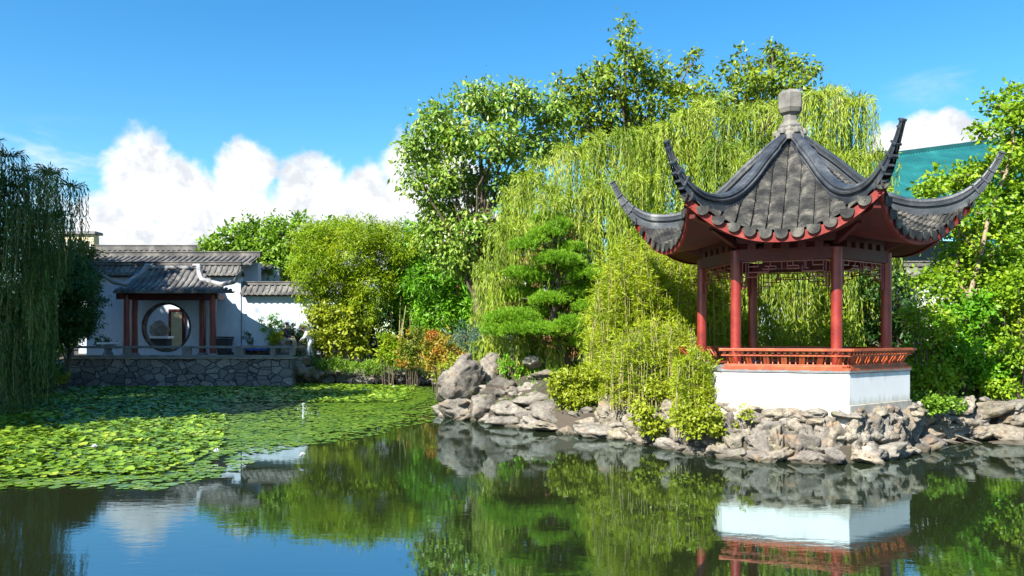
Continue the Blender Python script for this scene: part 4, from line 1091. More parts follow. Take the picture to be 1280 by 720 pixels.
# broad-leaved tree in the middle, large drooping leaves
PAUL = [(548, 150, 30, 24), (600, 124, 32, 24), (648, 128, 32, 24), (690, 140, 22, 22), (530, 186, 30, 24), (575, 175, 32, 26), (625, 180, 34, 26), (675, 180, 32, 26), (520, 222, 18, 16),
        (556, 222, 26, 24), (600, 232, 32, 26), (650, 232, 34, 26), (548, 262, 28, 24), (590, 285, 34, 28), (540, 292, 26, 22), (640, 282, 32, 28), (575, 318, 34, 24), (618, 322, 30, 26)]
tree('broadleaf_tree', 'tall loose tree with large drooping leaves left of the golden willow', 'tree', PAUL, 33, 'paulownia', 92, .21, .11, 598, .24, seed=3, sub_r=.40, shell=.3, droop=.9, twig=14, top=at(600, 150, 33), up=.3)
TALL = [(778, 42, 14, 20), (788, 72, 22, 18), (755, 88, 16, 14), (735, 110, 26, 22), (775, 105, 28, 24), (815, 100, 28, 24), (850, 100, 22, 20), (868, 74, 10, 10), (705, 125, 16, 16), (720, 145, 26, 24), (765, 145, 30, 26),
        (812, 140, 30, 26), (855, 132, 28, 24), (700, 100, 8, 8), (880, 120, 18, 18), (740, 180, 34, 30), (800, 180, 34, 30), (860, 175, 34, 30)]
tree('tall_tree', 'tall leafy tree rising highest behind the golden willow, left of the pavilion finial', 'tree', TALL, 36, 'tall', 52, .24, .12, 790, .24, seed=4, sub_r=.38, shell=.4, droop=.7, twig=14, top=at(782, 50, 36))
T3 = [(966, 58, 12, 16), (982, 76, 18, 14), (948, 80, 12, 12), (1004, 84, 16, 12), (925, 72, 8, 12), (915, 92, 14, 14), (940, 98, 22, 16), (975, 98, 26, 18), (1012, 90, 10, 10), (960, 125, 34, 24), (920, 125, 30, 22), (1000, 122, 26, 20)]
tree('tall_tree', 'leafy treetop showing above the golden willow directly over the pavilion finial', 'tree', T3, 36.5, 'tall', 46, .24, .12, 962, .2, seed=5, sub_r=.36, shell=.4, droop=.7, twig=14, top=at(966, 60, 36.5))

# ---- golden willow: drooping strands from many boughs
def willow(name, label, boughs, d, m, base, r0, strand_L, seed, per=60, leafL=.13, leafW=.026, step=.055, bark='bark', reach=(.35, 1.), zfloor=.9, top=None, thick=1., spl=1., limb_n=99):
    rs = np.random.default_rng(seed); o = empty(name, base, label, 'tree')
    P, D, T = [], [], []; tw = []
    for e in boughs:
        px, py, rad = e[:3]; dd = d+(e[3] if len(e) > 3 else 0)
        c = at(px, py, dd); R_ = rad/F*dd
        n = int(per*(R_/.9)**1.3)
        ang = rs.uniform(0, 2*math.pi, n); rr = rs.uniform(*reach, n)*R_; Ls = strand_L*rs.uniform(.45, 1.15, n)*(e[4] if len(e) > 4 else 1.)
        tone0 = rs.uniform(0, 1)
        for i in range(n):
            sdir = np.array([math.cos(ang[i]), math.sin(ang[i]), 0])
            s0 = c+sdir*rr[i]*.15; L = Ls[i]; m_ = max(6, int(L/step*spl))
            tt = np.linspace(0, 1, m_); rise = .35*R_*rs.uniform(.4, 1.3); out = rr[i]
            sl_ = tt*(L+out)
            f = np.clip(sl_/(out*1.6+1e-6), 0, 1)
            x = out*(1-(1-f)**2); z = rise*np.sin(f*math.pi*.6)-np.maximum(sl_-out*.75, 0)
            sway = rs.normal(size=2)*.05; wb = rs.normal()*.03
            q = s0+sdir*x[:, None]; q[:, 2] += z; q[:, 0] += sway[0]*tt*L+wb*np.sin(tt*9); q[:, 1] += sway[1]*tt*L
            keep = q[:, 2] > zfloor; q = q[keep]
            if len(q) < 4: continue
            tg = np.gradient(q, axis=0)
            P.append(q+rs.normal(size=q.shape)*.012); D.append(unit(tg)*.9+rs.normal(size=q.shape)*np.array([.27, .27, .15])); T.append(np.clip(tone0*.55+rs.uniform(0, .35)+rs.random(len(q))*.2, 0, 1))
            if i % 3 == 0: tw.append(q[::max(1, len(q)//6)])
    P, D, T = np.concatenate(P), np.concatenate(D), np.concatenate(T); n = len(P)
    N = unit(rs.normal(size=(n, 3))*.7+np.array([-.45, -.55, .5]))
    s = np.exp(rs.normal(size=n)*.2)
    leaves('crown', P, unit(D), N, leafL*s, leafW*s*thick, G[m], o, rnd=T)
    # thin hanging twigs as narrow ribbons
    V, Fc = [], []; k = 0
    for q in tw:
        w_ = .005; a_ = rs.uniform(0, math.pi); u = np.array([math.cos(a_), math.sin(a_), 0])*w_
        V.append(np.stack([q-u, q+u], 1).reshape(-1, 3)); m_ = len(q)
        i = np.arange(m_-1)*2+k; Fc.append(np.stack([i, i+1, i+3, i+2], 1)); k += 2*m_
    np_mesh('twigs', np.concatenate(V), np.concatenate(Fc), M['cane'], o)
    cl = [(at(e[0], e[1], d+(e[3] if len(e) > 3 else 0)), (1, 1, 1)) for e in boughs]
    cl = cl[::max(1, len(cl)//limb_n)]
    limbs(base, cl, r0, M[bark], o, seed, top=top, frac=.7, rb=.18)
    return o
rs = random.Random(21); boughs = []
# outline of the crown: top edge by column
tops = [(600, 330), (620, 275), (640, 225), (665, 195), (690, 178), (720, 165), (750, 152), (780, 148), (810, 140), (840, 132), (870, 118), (900, 112), (930, 120), (960, 122), (990, 118), (1020, 112), (1045, 106), (1070, 118), (1090, 140), (1104, 180), (1112, 230)]
tx_ = [a for a, b in tops]; ty_ = [b for a, b in tops]
for i, px in enumerate(range(604, 1112, 19)):
    yt_ = np.interp(px, tx_, ty_); n = 0; y = yt_+8+rs.uniform(0, 14)
    while y < 440:
        dpt = -2.6*math.sin(min(1, (y-yt_)/200)*math.pi/2)*math.cos((px-860)/520*math.pi*.8)+rs.uniform(-1.7, 1.7)
        boughs.append((px+rs.uniform(-12, 12), y+rs.uniform(-14, 10)+8, rs.uniform(20, 36), dpt, 1. if y < 300 else .8)); y += rs.uniform(44, 72)
wb_ = (5.6, 27.2, gz(5.6, 27.2))
willow('golden_willow', 'huge golden weeping willow filling the background behind the pavilion', boughs, 27., 'willow', wb_, .42, 2.9, 31, per=58, leafL=.19, leafW=.033, step=.068, limb_n=22, reach=(.2, .8), top=at(880, 150, 27.5))

# dark willow on the left
rs = random.Random(5); bl = []
for px, yt_, yb in ((-150, 90, 470), (-120, 95, 470), (-90, 110, 470), (-62, 120, 470), (-35, 140, 470), (-10, 165, 470), (8, 182, 470), (26, 200, 465), (42, 212, 450), (56, 205, 420), (68, 202, 300), (84, 220, 262)):
    y = yt_+14
    while y < yb:
        bl.append((px+rs.uniform(-7, 7), y, rs.uniform(16, 26), rs.uniform(-1.6, 1.6), 1.)); y += rs.uniform(34, 56)
zb = gz(-17.6, 27)
willow('weeping_willow', 'dark shaded weeping willow hanging over the pond at the left edge', bl, 25.5, 'willow_dark', (-18.2, 26.6, zb), .38, 2.5, 41, per=80, leafL=.17, leafW=.034, step=.075, limb_n=10, reach=(.2, .9), zfloor=.10, top=(-18., 26.4, 8.2))

# ---- trees at centre left
POP = [(270, 306, 18, 12), (292, 296, 16, 13), (312, 288, 18, 16), (318, 310, 22, 18), (345, 282, 14, 16), (352, 300, 22, 20), (378, 284, 14, 16), (385, 305, 20, 20), (340, 330, 26, 20), (310, 335, 22, 18), (410, 290, 16, 14), (435, 282, 14, 8), (370, 335, 24, 24), (280, 325, 14, 10)]
tree('young_tree', 'bright green leafy tree above the low tiled wall right of the hall roof', 'tree', POP, 50, 'poplar', 48, .30, .17, 340, .2, seed=7, sub_r=.45, shell=.4, twig=14, z0=1.2)
BF = [(395, 308, 30, 26), (425, 294, 30, 20), (455, 292, 30, 20), (485, 296, 28, 20), (400, 335, 34, 28), (440, 325, 34, 28), (480, 325, 34, 28), (390, 362, 26, 24), (425, 358, 32, 26), (465, 355, 34, 28), (410, 385, 28, 22), (450, 385, 30, 24), (505, 310, 22, 20)]
bo = tree('feathery_bamboo', 'rounded yellow-green feathery bamboo clump left of the broad-leaved tree', 'bamboo', BF, 43.5, 'bamboo_far', 210, .20, .045, 440, .1, seed=8, sub_r=.35, shell=.5, droop=.5, twig=30, bark='cane', z0=1.2)
mb = MB(); rs = random.Random(3)
for i in range(26):
    px = rs.uniform(470, 560); dd = rs.uniform(43, 44.5); a = Vector(at(px, 470, dd)); a.z = 1.; b = Vector(at(px+rs.uniform(-14, 14), rs.uniform(370, 395), dd)); mb.tube([a, a.lerp(b, .5), b], [.035, .03, .02], 5)
BG = [(510, 330, 26, 24), (535, 315, 26, 20), (560, 330, 24, 24), (500, 360, 28, 26), (535, 352, 30, 26), (565, 365, 26, 26), (515, 388, 28, 22), (545, 392, 30, 24), (575, 400, 22, 20), (520, 290, 16, 14), (595, 385, 24, 24), (600, 350, 24, 26), (585, 415, 24, 16)]
bo = tree('green_bamboo', 'deep green bamboo clump with bare canes below, beside the broad-leaved tree', 'bamboo', BG, 44, 'green', 130, .26, .075, 530, .12, seed=9, sub_r=.4, shell=.5, droop=.5, twig=24, z0=1.2)
mb.build('canes', M['cane'], bo)
LS = [(400, 392, 22, 14), (425, 398, 26, 18), (405, 415, 24, 16), (440, 418, 24, 18), (420, 432, 28, 14), (395, 382, 16, 10), (450, 436, 14, 12)]
bush('tall_shrub', 'broad-leaved yellow-green shrub overhanging the path beside the white-shirted person', LS, 42.2, 'lime', 62, .20, .12, 10, shell=.5, sub_r=.3, twig=18)
# low green cover on the far bank
for i, (px, py, rx, ry) in enumerate(((420, 456, 26, 7), (462, 459, 24, 8), (492, 452, 22, 10), (520, 457, 22, 9))):
    bush('low_juniper', ('low bright green creeping juniper nearest the terrace on the far bank', 'second low juniper mound on the far bank, below the bamboo canes', 'third juniper mound on the far bank, below the bright green shrub', 'juniper mound at the right end of the far bank')[i],
         [(px-rx*.5, py, rx*.55, ry), (px+rx*.3, py+1, rx*.6, ry*.9), (px, py-1, rx*.5, ry)], 40.3, 'poplar', 260, .14, .03, 60+i, group='creeping junipers on the far bank', sub_r=.16, stems=False)
NA = [('small bright green shrub left of the autumn-coloured bushes', [(486, 432, 14, 16), (496, 440, 14, 14), (480, 445, 10, 10)], 38.5, 'bamboo_far'),
      ('autumn shrub turning orange at its left tips, middle of the far bank', [(516, 428, 14, 18), (508, 442, 12, 14), (524, 444, 12, 14)], 37.5, 'nandina'),
      ('orange and red autumn shrub behind the rocky point', [(545, 432, 16, 18), (556, 440, 14, 16), (540, 450, 14, 14)], 34.0, 'nandina'),
      ('green and red autumn shrub touching the blue juniper', [(572, 430, 16, 16), (584, 438, 14, 14), (570, 446, 14, 12)], 31.0, 'nandina')]
for i, (lb, ls, dd, lm) in enumerate(NA):
    bush('autumn_shrub', lb, ls, dd, lm, 190, .15, .06, 80+i, sub_r=.2, twig=20)
bush('yellow_shrub', 'small yellow-leaved shrub tucked left of the tallest boulder', [(556, 462, 12, 10), (548, 470, 10, 8), (562, 452, 10, 8)], 26, 'lime', 240, .10, .05, 90, sub_r=.15)
JU = [(592, 425, 14, 12), (606, 432, 16, 12), (622, 428, 16, 14), (640, 436, 16, 12), (655, 440, 14, 10), (600, 442, 14, 8), (630, 446, 16, 8), (580, 418, 10, 8)]
bush('blue_juniper', 'spiky blue-grey juniper spreading left of the pine', JU, 26.6, 'juniper', 420, .20, .022, 91, sub_r=.25, shell=.3, twig=30)
bush('low_greenery', 'small dark green plant growing between rocks in front of the juniper', [(640, 460, 10, 8), (650, 466, 10, 6), (632, 452, 8, 8)], 24.0, 'green', 260, .09, .05, 92, sub_r=.12)

# ---- cloud-pruned pine
pd = 24.6
pine = empty('cloud_pine', at(706, 462, pd), 'cloud-pruned pine with flat layered green pads standing on the rocks', 'tree')
pads = [(640, 400, 32, 12), (672, 395, 30, 13), (655, 414, 46, 10), (625, 410, 22, 8), (715, 412, 26, 17), (728, 428, 16, 11), (652, 371, 26, 13), (684, 377, 20, 11), (718, 370, 26, 13), (740, 362, 16, 10), (655, 344, 24, 9), (670, 350, 18, 8), (733, 346, 22, 10), (748, 354, 14, 9),
        (698, 327, 27, 11), (716, 333, 16, 8), (655, 309, 17, 8), (683, 293, 20, 8), (714, 312, 16, 8), (686, 276, 20, 8), (700, 283, 14, 7), (672, 300, 12, 6), (735, 385, 18, 8), (690, 355, 12, 7)]
rs = random.Random(8); Ps = []; Ds = []; Ts = []
for i, (px, py, rx, ry) in enumerate(pads):
    dd = pd+rs.uniform(-.7, .7); c = at(px, py, dd); r = np.array([rx/F*dd, rx/F*dd*.85, ry/F*dd*.95])*1.1
    n_t = int(900*r[0]*r[1]/.5)+60
    dirs = unit(RNG.normal(size=(n_t, 3))); dirs[:, 2] = np.where(dirs[:, 2] < -.25, -dirs[:, 2], dirs[:, 2])
    p = c+dirs*r*RNG.uniform(.6, 1.05, (n_t, 1)); p[:, 2] -= .1*r[2]; p += .05*RNG.normal(size=p.shape)
    per = 13; idx = np.repeat(np.arange(n_t), per)
    dn = unit(dirs[idx]*.45+np.array([0, 0, .75])+RNG.normal(size=(n_t*per, 3))*.5)
    Ps.append(p[idx]+dn*RNG.uniform(-.02, .03, (len(idx), 1))); Ds.append(dn); Ts.append(np.clip(.35*RNG.random(n_t)[idx]+.65*RNG.random(len(idx)), 0, 1))
Ps, Ds, Ts = map(np.concatenate, (Ps, Ds, Ts))
leaves('crown', Ps, Ds, unit(RNG.normal(size=Ps.shape)), RNG.uniform(.07, .12, len(Ps)), .014, G['pine'], pine, rnd=Ts)
mb = MB(); tr = [at(x, y, pd) for x, y in ((712, 470), (706, 452), (699, 432), (690, 412), (692, 392), (699, 372), (698, 352), (694, 332), (695, 312), (690, 292), (686, 275))]
mb.tube(tr, [.20, .17, .15, .14, .12, .11, .09, .075, .06, .045, .02], 10)
for i, (px, py, rx, ry) in enumerate(pads):
    c = Vector(at(px, py+2, pd)); j = min(range(1, 10), key=lambda j: abs(tr[j][2]-(c.z-.15))); s = Vector(tr[j]); mid = s.lerp(c, .5)+Vector((0, 0, -.06)); mb.tube([s, mid, c], [.05, .04, .018], 6)
mb.build('trunk', M['bark'], pine, smooth=True)

# ---- bamboo grove left of the pavilion
def grove(name, label, x_rng, d_rng, n, hfun, seed, leaf='bamboo', nl=240, L=.15, W=.030, zb=.75, spread=.26, hv=22, cr=.017):
    rs = np.random.default_rng(seed); c = np.array([np.mean(x_rng), np.mean(d_rng)])
    X0 = (c[0]-640)/F*c[1]
    o = empty(name, (X0, c[1], zb), label, 'bamboo'); P = []; D = []; T = []; mb = MB()
    for i in range(n):
        dd = rs.uniform(*d_rng); px = rs.uniform(*x_rng); top = at(px, hfun(px)+abs(rs.normal())*hv, dd); x = top[0]; h = top[2]-zb
        if h < .5: continue
        lean = rs.normal(size=2)*.09*h*.5
        tt = np.linspace(0, 1, 8); st = np.stack([x+lean[0]*(tt**2-1), dd+lean[1]*tt**2, zb-.1+(h+.1)*tt], 1)
        mb.tube(list(st), list(np.linspace(cr, .006, 8)), 4, cap=False)
        m_ = int(nl*h/3); u = rs.uniform(.12, 1.0, m_); q = np.stack([np.interp(u, tt, st[:, k]) for k in range(3)], 1)
        nt = max(4, m_//9); tid = rs.integers(0, nt, m_); tu = rs.uniform(.1, 1., nt); q = np.stack([np.interp(tu[tid], tt, st[:, k]) for k in range(3)], 1)
        tdir = unit(rs.normal(size=(nt, 3))*np.array([1, 1, .4])+np.array([0, 0, .55])); along = rs.uniform(.05, 1, m_)*spread*(1.15-.5*tu[tid])*1.5
        q = q+tdir[tid]*along[:, None]+rs.normal(size=q.shape)*.025; q[:, 2] -= along**2*.3
        P.append(q); D.append(unit(tdir[tid]*.7+rs.normal(size=q.shape)*.5+np.array([0, 0, -.1]))); T.append(np.clip(.3*rs.random()+.3*rs.random(nt)[tid]+.4*rs.random(m_), 0, 1))
    P, D, T = map(np.concatenate, (P, D, T)); s = np.exp(rs.normal(size=len(P))*.25)
    leaves('foliage', P, D, unit(rs.normal(size=P.shape)+np.array([0, -.3, .6])), L*s, W*s, G[leaf], o, rnd=T)
    mb.build('canes', M['cane'], o)
    return o
grove('bamboo_grove', 'tall yellow-green bamboo grove between the pine and the pavilion', (742, 905), (20.7, 22.8), 320, lambda x: np.interp(x, [742, 760, 785, 830, 870, 905], [350, 318, 292, 305, 300, 330]), 51, L=.16, W=.026, nl=190, hv=40)
grove('bamboo_grove', 'low yellow-green bamboo spilling down in front of the tall grove to the plinth', (748, 868), (18.9, 20.3), 210, lambda x: np.interp(x, [745, 770, 800, 850, 895], [440, 415, 400, 400, 430]), 52, nl=170, L=.13, W=.022, hv=34)
grove('bamboo_grove', 'knee-high feathery bamboo hiding the left face of the white plinth', (846, 893), (16.7, 17.5), 70, lambda x: np.interp(x, [846, 870, 893], [452, 432, 452]), 54, nl=330, L=.10, W=.02, hv=16, zb=.4, spread=.15)
grove('bamboo_grove', 'young bamboo seen through the pavilion columns', (900, 1070), (21.2, 22.6), 110, lambda x: 398+12*math.sin(x/17), 53, nl=240)

# ---- creeping groundcover and small bushes
GC = [('dense rounded yellow-green bush draped over the rocks under the pine', [(712, 478, 22, 18), (735, 484, 22, 18), (722, 495, 26, 12), (700, 488, 12, 14), (745, 498, 12, 10)], 20.4),
      ('yellow-green creeper on the slope between the brown boulder and the draped bush', [(768, 480, 16, 9), (792, 476, 16, 10), (812, 488, 16, 10), (748, 466, 14, 8)], 19.6),
      ('bright green creeper hanging to the water left of the reddish brown rock', [(806, 520, 14, 11), (816, 533, 13, 10), (800, 508, 12, 8)], 17.5),
      ('pale yellow creeper hanging to the water under the left corner of the plinth', [(858, 520, 15, 10), (880, 529, 17, 10), (868, 538, 11, 7), (908, 535, 14, 7), (926, 529, 12, 6), (886, 517, 14, 7)], 16.15),
      ('leafy creeper on the slope below the white lamp', [(838, 496, 16, 11), (860, 502, 18, 11), (822, 486, 14, 9)], 18.2)]
for i, (lb, ls, dd) in enumerate(GC):
    bush('creeping_shrub', lb, ls, dd, 'lime', 620, .085, .055, 100+i, sub_r=.11, twig=12, shell=.65, stems=False)
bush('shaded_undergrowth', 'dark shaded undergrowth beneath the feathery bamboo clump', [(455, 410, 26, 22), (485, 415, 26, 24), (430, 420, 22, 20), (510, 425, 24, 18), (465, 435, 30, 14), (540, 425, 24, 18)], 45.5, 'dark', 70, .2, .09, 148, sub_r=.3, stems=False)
bush('low_dark_shrub', 'dark shrub on the rocks right of the stone terrace', [(380, 445, 12, 7), (392, 452, 12, 8), (372, 452, 8, 6)], 40.2, 'dark', 200, .12, .05, 147, sub_r=.14, stems=False)
bush('climbing_stems', 'few bare upright leafy stems against the left corner of the concrete footing', [(935, 520, 8, 6), (928, 515, 6, 6)], 15.9, 'lime', 260, .07, .045, 110, sub_r=.08)

# ---- right side trees
rt = [(1268, 118, 14, 10), (1240, 130, 14, 9), (1262, 145, 22, 14), (1285, 135, 18, 16), (1235, 160, 16, 9), (1275, 170, 26, 14), (1262, 195, 26, 16), (1300, 190, 26, 24), (1225, 215, 20, 12), (1190, 222, 22, 12), (1165, 236, 20, 12), (1210, 238, 20, 12), (1250, 235, 28, 18),
      (1290, 240, 28, 24), (1265, 275, 30, 22), (1225, 280, 20, 16), (1300, 290, 28, 28), (1240, 310, 28, 20), (1205, 318, 24, 16), (1275, 320, 28, 24), (1180, 338, 22, 14), (1245, 345, 30, 22, -.8), (1215, 360, 26, 18, -.5), (1275, 360, 28, 24, -.6), (1175, 362, 20, 14), (1155, 350, 16, 10), (1195, 285, 18, 12), (1185, 262, 18, 10), (1235, 255, 24, 14, -.6)]
o = empty('maple_tree', ((1215-640)/F*21.5, 21.5, .9), 'light green maple with several pale slanting trunks at the right edge', 'tree')
cl = clp(jitter_depth(rt, 1.2, 6), 21.5)
crown('crown', cl, 210, .13, .085, G['maple'], o, seed=61, sub_r=.26, shell=.35, droop=.2, twig=16)
for i, pts in enumerate((((1206, 470), (1202, 420), (1212, 370), (1226, 320), (1236, 270), (1258, 215), (1268, 180), (1262, 140)), ((1216, 470), (1222, 425), (1245, 380), (1262, 340), (1285, 300), (1310, 250)), ((1200, 470), (1186, 430), (1176, 395), (1190, 350), (1200, 320), (1196, 230)))):
    mb = MB(); q = [at(x, y, 21.3+.35*i) for x, y in pts]; rr = np.linspace(.085, .025, len(q)); mb.tube(q, list(rr), 9)
    for c, r in cl:
        c = Vector(c); s = min((Vector(a) for a in q), key=lambda a: (a-c).length+max(0, a.z-c.z)*2)
        if (s-c).length < 1.3: mb.tube([s, s.lerp(c, .5)+Vector((0, 0, .05)), c], [.035, .025, .01], 5)
    mb.build('trunk', M['bark_tan'], o, smooth=True)
RB = [('dense light-flecked shrub just right of the pavilion plinth', [(1150, 455, 24, 18), (1160, 430, 24, 18), (1145, 475, 20, 16), (1172, 470, 24, 20), (1168, 405, 22, 18), (1150, 392, 16, 12), (1185, 450, 22, 18)], 19.6, 'maple', .10, .065),
      ('bushy green shrub with yellowing leaves under the maple trunks', [(1200, 440, 26, 20), (1225, 425, 26, 20), (1205, 470, 28, 20), (1235, 465, 26, 20), (1195, 400, 24, 20), (1225, 385, 22, 18)], 20.2, 'green', .11, .07),
      ('bright green spreading shrub at the far right above the bank wall', [(1262, 470, 28, 14), (1290, 462, 28, 18), (1250, 482, 20, 10), (1275, 440, 28, 18), (1262, 415, 26, 18), (1290, 400, 28, 22), (1255, 375, 24, 18), (1285, 355, 28, 22)], 20.0, 'maple', .10, .065)]
for i, (lb, ls, dd, lm, L_, W_) in enumerate(RB):
    bush('leafy_shrub', lb, jitter_depth(ls, .5, i), dd, lm, 330, L_, W_, 120+i, sub_r=.18, twig=14, shell=.55)
bush('ground_ivy', 'low green groundcover on top of the rocks right of the plinth', [(1150, 500, 22, 7), (1175, 502, 20, 7), (1192, 507, 12, 6), (1135, 503, 14, 6), (1168, 512, 14, 6)], 17.9, 'poplar', 520, .075, .05, 130, sub_r=.1, stems=False)
# dark evergreen mass behind the pavilion's right side
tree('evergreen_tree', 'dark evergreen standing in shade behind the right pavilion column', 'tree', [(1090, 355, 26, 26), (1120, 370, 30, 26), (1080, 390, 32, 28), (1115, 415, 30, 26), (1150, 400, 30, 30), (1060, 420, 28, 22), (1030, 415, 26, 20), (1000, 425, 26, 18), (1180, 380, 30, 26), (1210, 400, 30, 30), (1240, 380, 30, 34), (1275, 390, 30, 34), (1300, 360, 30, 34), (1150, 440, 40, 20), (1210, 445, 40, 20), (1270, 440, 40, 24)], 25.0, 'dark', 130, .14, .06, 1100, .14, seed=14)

# ---- left bank plants
tree('dark_cedar', 'dark layered evergreen in front of the left end of the gate wall', 'tree', [(100, 345, 22, 9), (88, 360, 26, 9), (104, 376, 20, 8), (84, 392, 28, 10), (100, 410, 18, 9), (72, 420, 26, 12), (90, 330, 26, 12), (66, 380, 30, 18), (60, 350, 30, 18), (84, 405, 30, 14), (96, 360, 24, 12), (106, 392, 16, 8)], 35, 'dark', 260, .2, .05, 80, .13, seed=15, sub_r=.3, depthj=.6)
tree('olive_tree', 'olive-yellow leafy tree beneath the apartment block at the left end of the roof', 'tree', [(95, 312, 20, 12), (112, 322, 14, 12), (78, 320, 20, 16), (60, 330, 22, 18), (40, 320, 24, 20), (90, 335, 18, 10)], 44, 'olive', 110, .2, .08, 85, .14, seed=16, z0=1.2)
bush('clipped_shrub', 'low bright green clipped shrub left of the terrace', [(40, 440, 18, 9), (62, 438, 18, 9), (52, 446, 22, 8)], 34.5, 'poplar', 240, .11, .04, 140, sub_r=.14, stems=False)
bush('golden_shrub', 'small golden shrub lit by the sun between the willow and the terrace', [(66, 468, 12, 10), (76, 472, 8, 8), (58, 474, 10, 8)], 33.5, 'lime', 260, .12, .05, 141, sub_r=.14)
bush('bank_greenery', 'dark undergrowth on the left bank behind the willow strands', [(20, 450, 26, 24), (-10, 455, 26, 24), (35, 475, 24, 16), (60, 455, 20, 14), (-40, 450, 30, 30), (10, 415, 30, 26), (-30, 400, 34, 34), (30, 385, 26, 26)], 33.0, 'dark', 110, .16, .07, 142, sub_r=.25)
# plants at the foot of the lit wall
tree('pruned_bonsai_tree', 'small cloud-pruned tree in front of the lit white wall left of the seated person', 'tree', [(343, 398, 8, 8), (334, 410, 8, 5), (348, 412, 7, 6), (328, 402, 5, 4), (340, 420, 9, 4)], 41.9, 'green', 260, .10, .045, 341, .05, seed=17, z0=1.45, sub_r=.12, depthj=.1)
bush('leafy_plant', 'pale broad-leaved plant beside the small pruned tree', [(342, 424, 8, 5), (350, 420, 6, 5)], 41.6, 'lime', 260, .16, .06, 143, sub_r=.12, stems=False)
bush('potted_plant', 'dark low plant at the left end of the blue cloth', [(308, 420, 4, 6), (312, 426, 6, 3)], 41.7, 'dark', 240, .12, .04, 144, sub_r=.1, stems=False)
bush('dark_shrub', 'dark shrub in front of the white wall right of the seated person', [(370, 412, 8, 10), (375, 422, 8, 8), (364, 420, 6, 8)], 42.0, 'dark', 200, .13, .05, 145, sub_r=.12)
bush('table_plant', 'dark leafy plant beside the pale round table', [(127, 424, 6, 7), (138, 425, 5, 5)], 41.0, 'dark', 260, .13, .05, 146, sub_r=.12, stems=False)

# ---- distant woods as one mass
P_ = []
for px in range(-900, 2100, 60):
    d_ = 75; h = random.uniform(2.5, 6.5) if not (100 < px < 480) else random.uniform(1, 2.2)
    if 60 < px < 118: continue
    P_.append((np.array([(px-640)/F*d_, d_+random.uniform(-3, 3), h*.5+1]), (4.2, 3, h*.6+1)))
Pp, Oo, Tt = cloud_points(P_, 2.6, 1.2, .6, 20, 77)
o = leaves('distant_woods', Pp, unit(Oo+RNG.normal(size=Pp.shape)*.7), unit(Oo+RNG.normal(size=Pp.shape)*.5), .9, .55, G['dark'], rnd=Tt, origin=(0, 75, 0)); tag(o, kind='stuff')
# grass on the banks
n = 60000; x = RNG.uniform(-24, 20, n); y = RNG.uniform(13, 46, n); sd = pond_sd(x, y); h = ground_h(x, y)
k = (sd > .3) & (sd < 6) & ~((x > -21.8) & (x < -10.4) & (y > 38.3)) & ((x-PC.x)**2+(y-PC.y)**2 > 7); x, y, h = x[k], y[k], h[k]
P_ = np.stack([x, y, h-.02], 1); D_ = unit(RNG.normal(size=P_.shape)*.45+np.array([0, 0, 1])); 
o = leaves('grass', P_, D_, unit(RNG.normal(size=P_.shape)), RNG.uniform(.08, .24, len(x)), .03, G['green'], origin=(0, 30, .8)); tag(o, kind='stuff')

# ---------------------------------------------------------------- water lilies
def inpoly(x, y, P):
    P = np.array(P); Q = np.roll(P, -1, 0); ins = np.zeros(x.shape, bool)
    for (ax, ay), (bx, by) in zip(P, Q): ins ^= ((ay > y) != (by > y)) & (x < (bx-ax)*(y-ay)/(by-ay+1e-12)+ax)
    return ins
def wp(px, py): d = EYE*F/(py-HY); return ((px-640)/F*d, d)
LP = [wp(*p) for p in ((-330, 640), (-60, 616), (90, 610), (185, 614), (262, 600), (300, 590), (322, 574), (345, 563), (400, 556), (470, 545), (500, 536), (540, 528), (548, 500), (546, 483.5), (368, 480.5), (366, 484.5), (82, 484.6), (30, 503), (-60, 520), (-330, 535))]
def pad_geo(n, rs, r, tilt, z, x, y, seg=9):
    """notched discs, slightly dished"""
    a0 = rs.uniform(0, 2*math.pi, n)[:, None]; th = np.linspace(.16, 2*math.pi-.16, seg)[None, :]+a0
    rr = r[:, None]*(1+.05*np.sin(th*3+a0)); cx = rr*np.cos(th); cy_ = rr*np.sin(th)
    ta = rs.uniform(0, 2*math.pi, n); tl = tilt
    zz = (cx*np.cos(ta)[:, None]+cy_*np.sin(ta)[:, None])*np.tan(tl)[:, None]+.010+.18*rr*tl[:, None]*np.sin(th*2)
    V = np.zeros((n, seg+1, 3)); V[:, 0] = np.stack([x, y, z], 1); V[:, 1:, 0] = x[:, None]+cx; V[:, 1:, 1] = y[:, None]+cy_; V[:, 1:, 2] = z[:, None]+zz
    b = np.arange(n)[:, None]*(seg+1); Fc = np.concatenate([np.stack([b[:, 0], b[:, 0]+i, b[:, 0]+i+1], 1)[:, None] for i in range(1, seg)], 1).reshape(-1, 3)
    return V.reshape(-1, 3), Fc, seg-1
rs = np.random.default_rng(99); n = 190000
x = rs.uniform(-32, 1, n); y = rs.uniform(10, 42, n); k = inpoly(x, y, LP) & (pond_sd(x, y) < -.15); x, y = x[k], y[k]
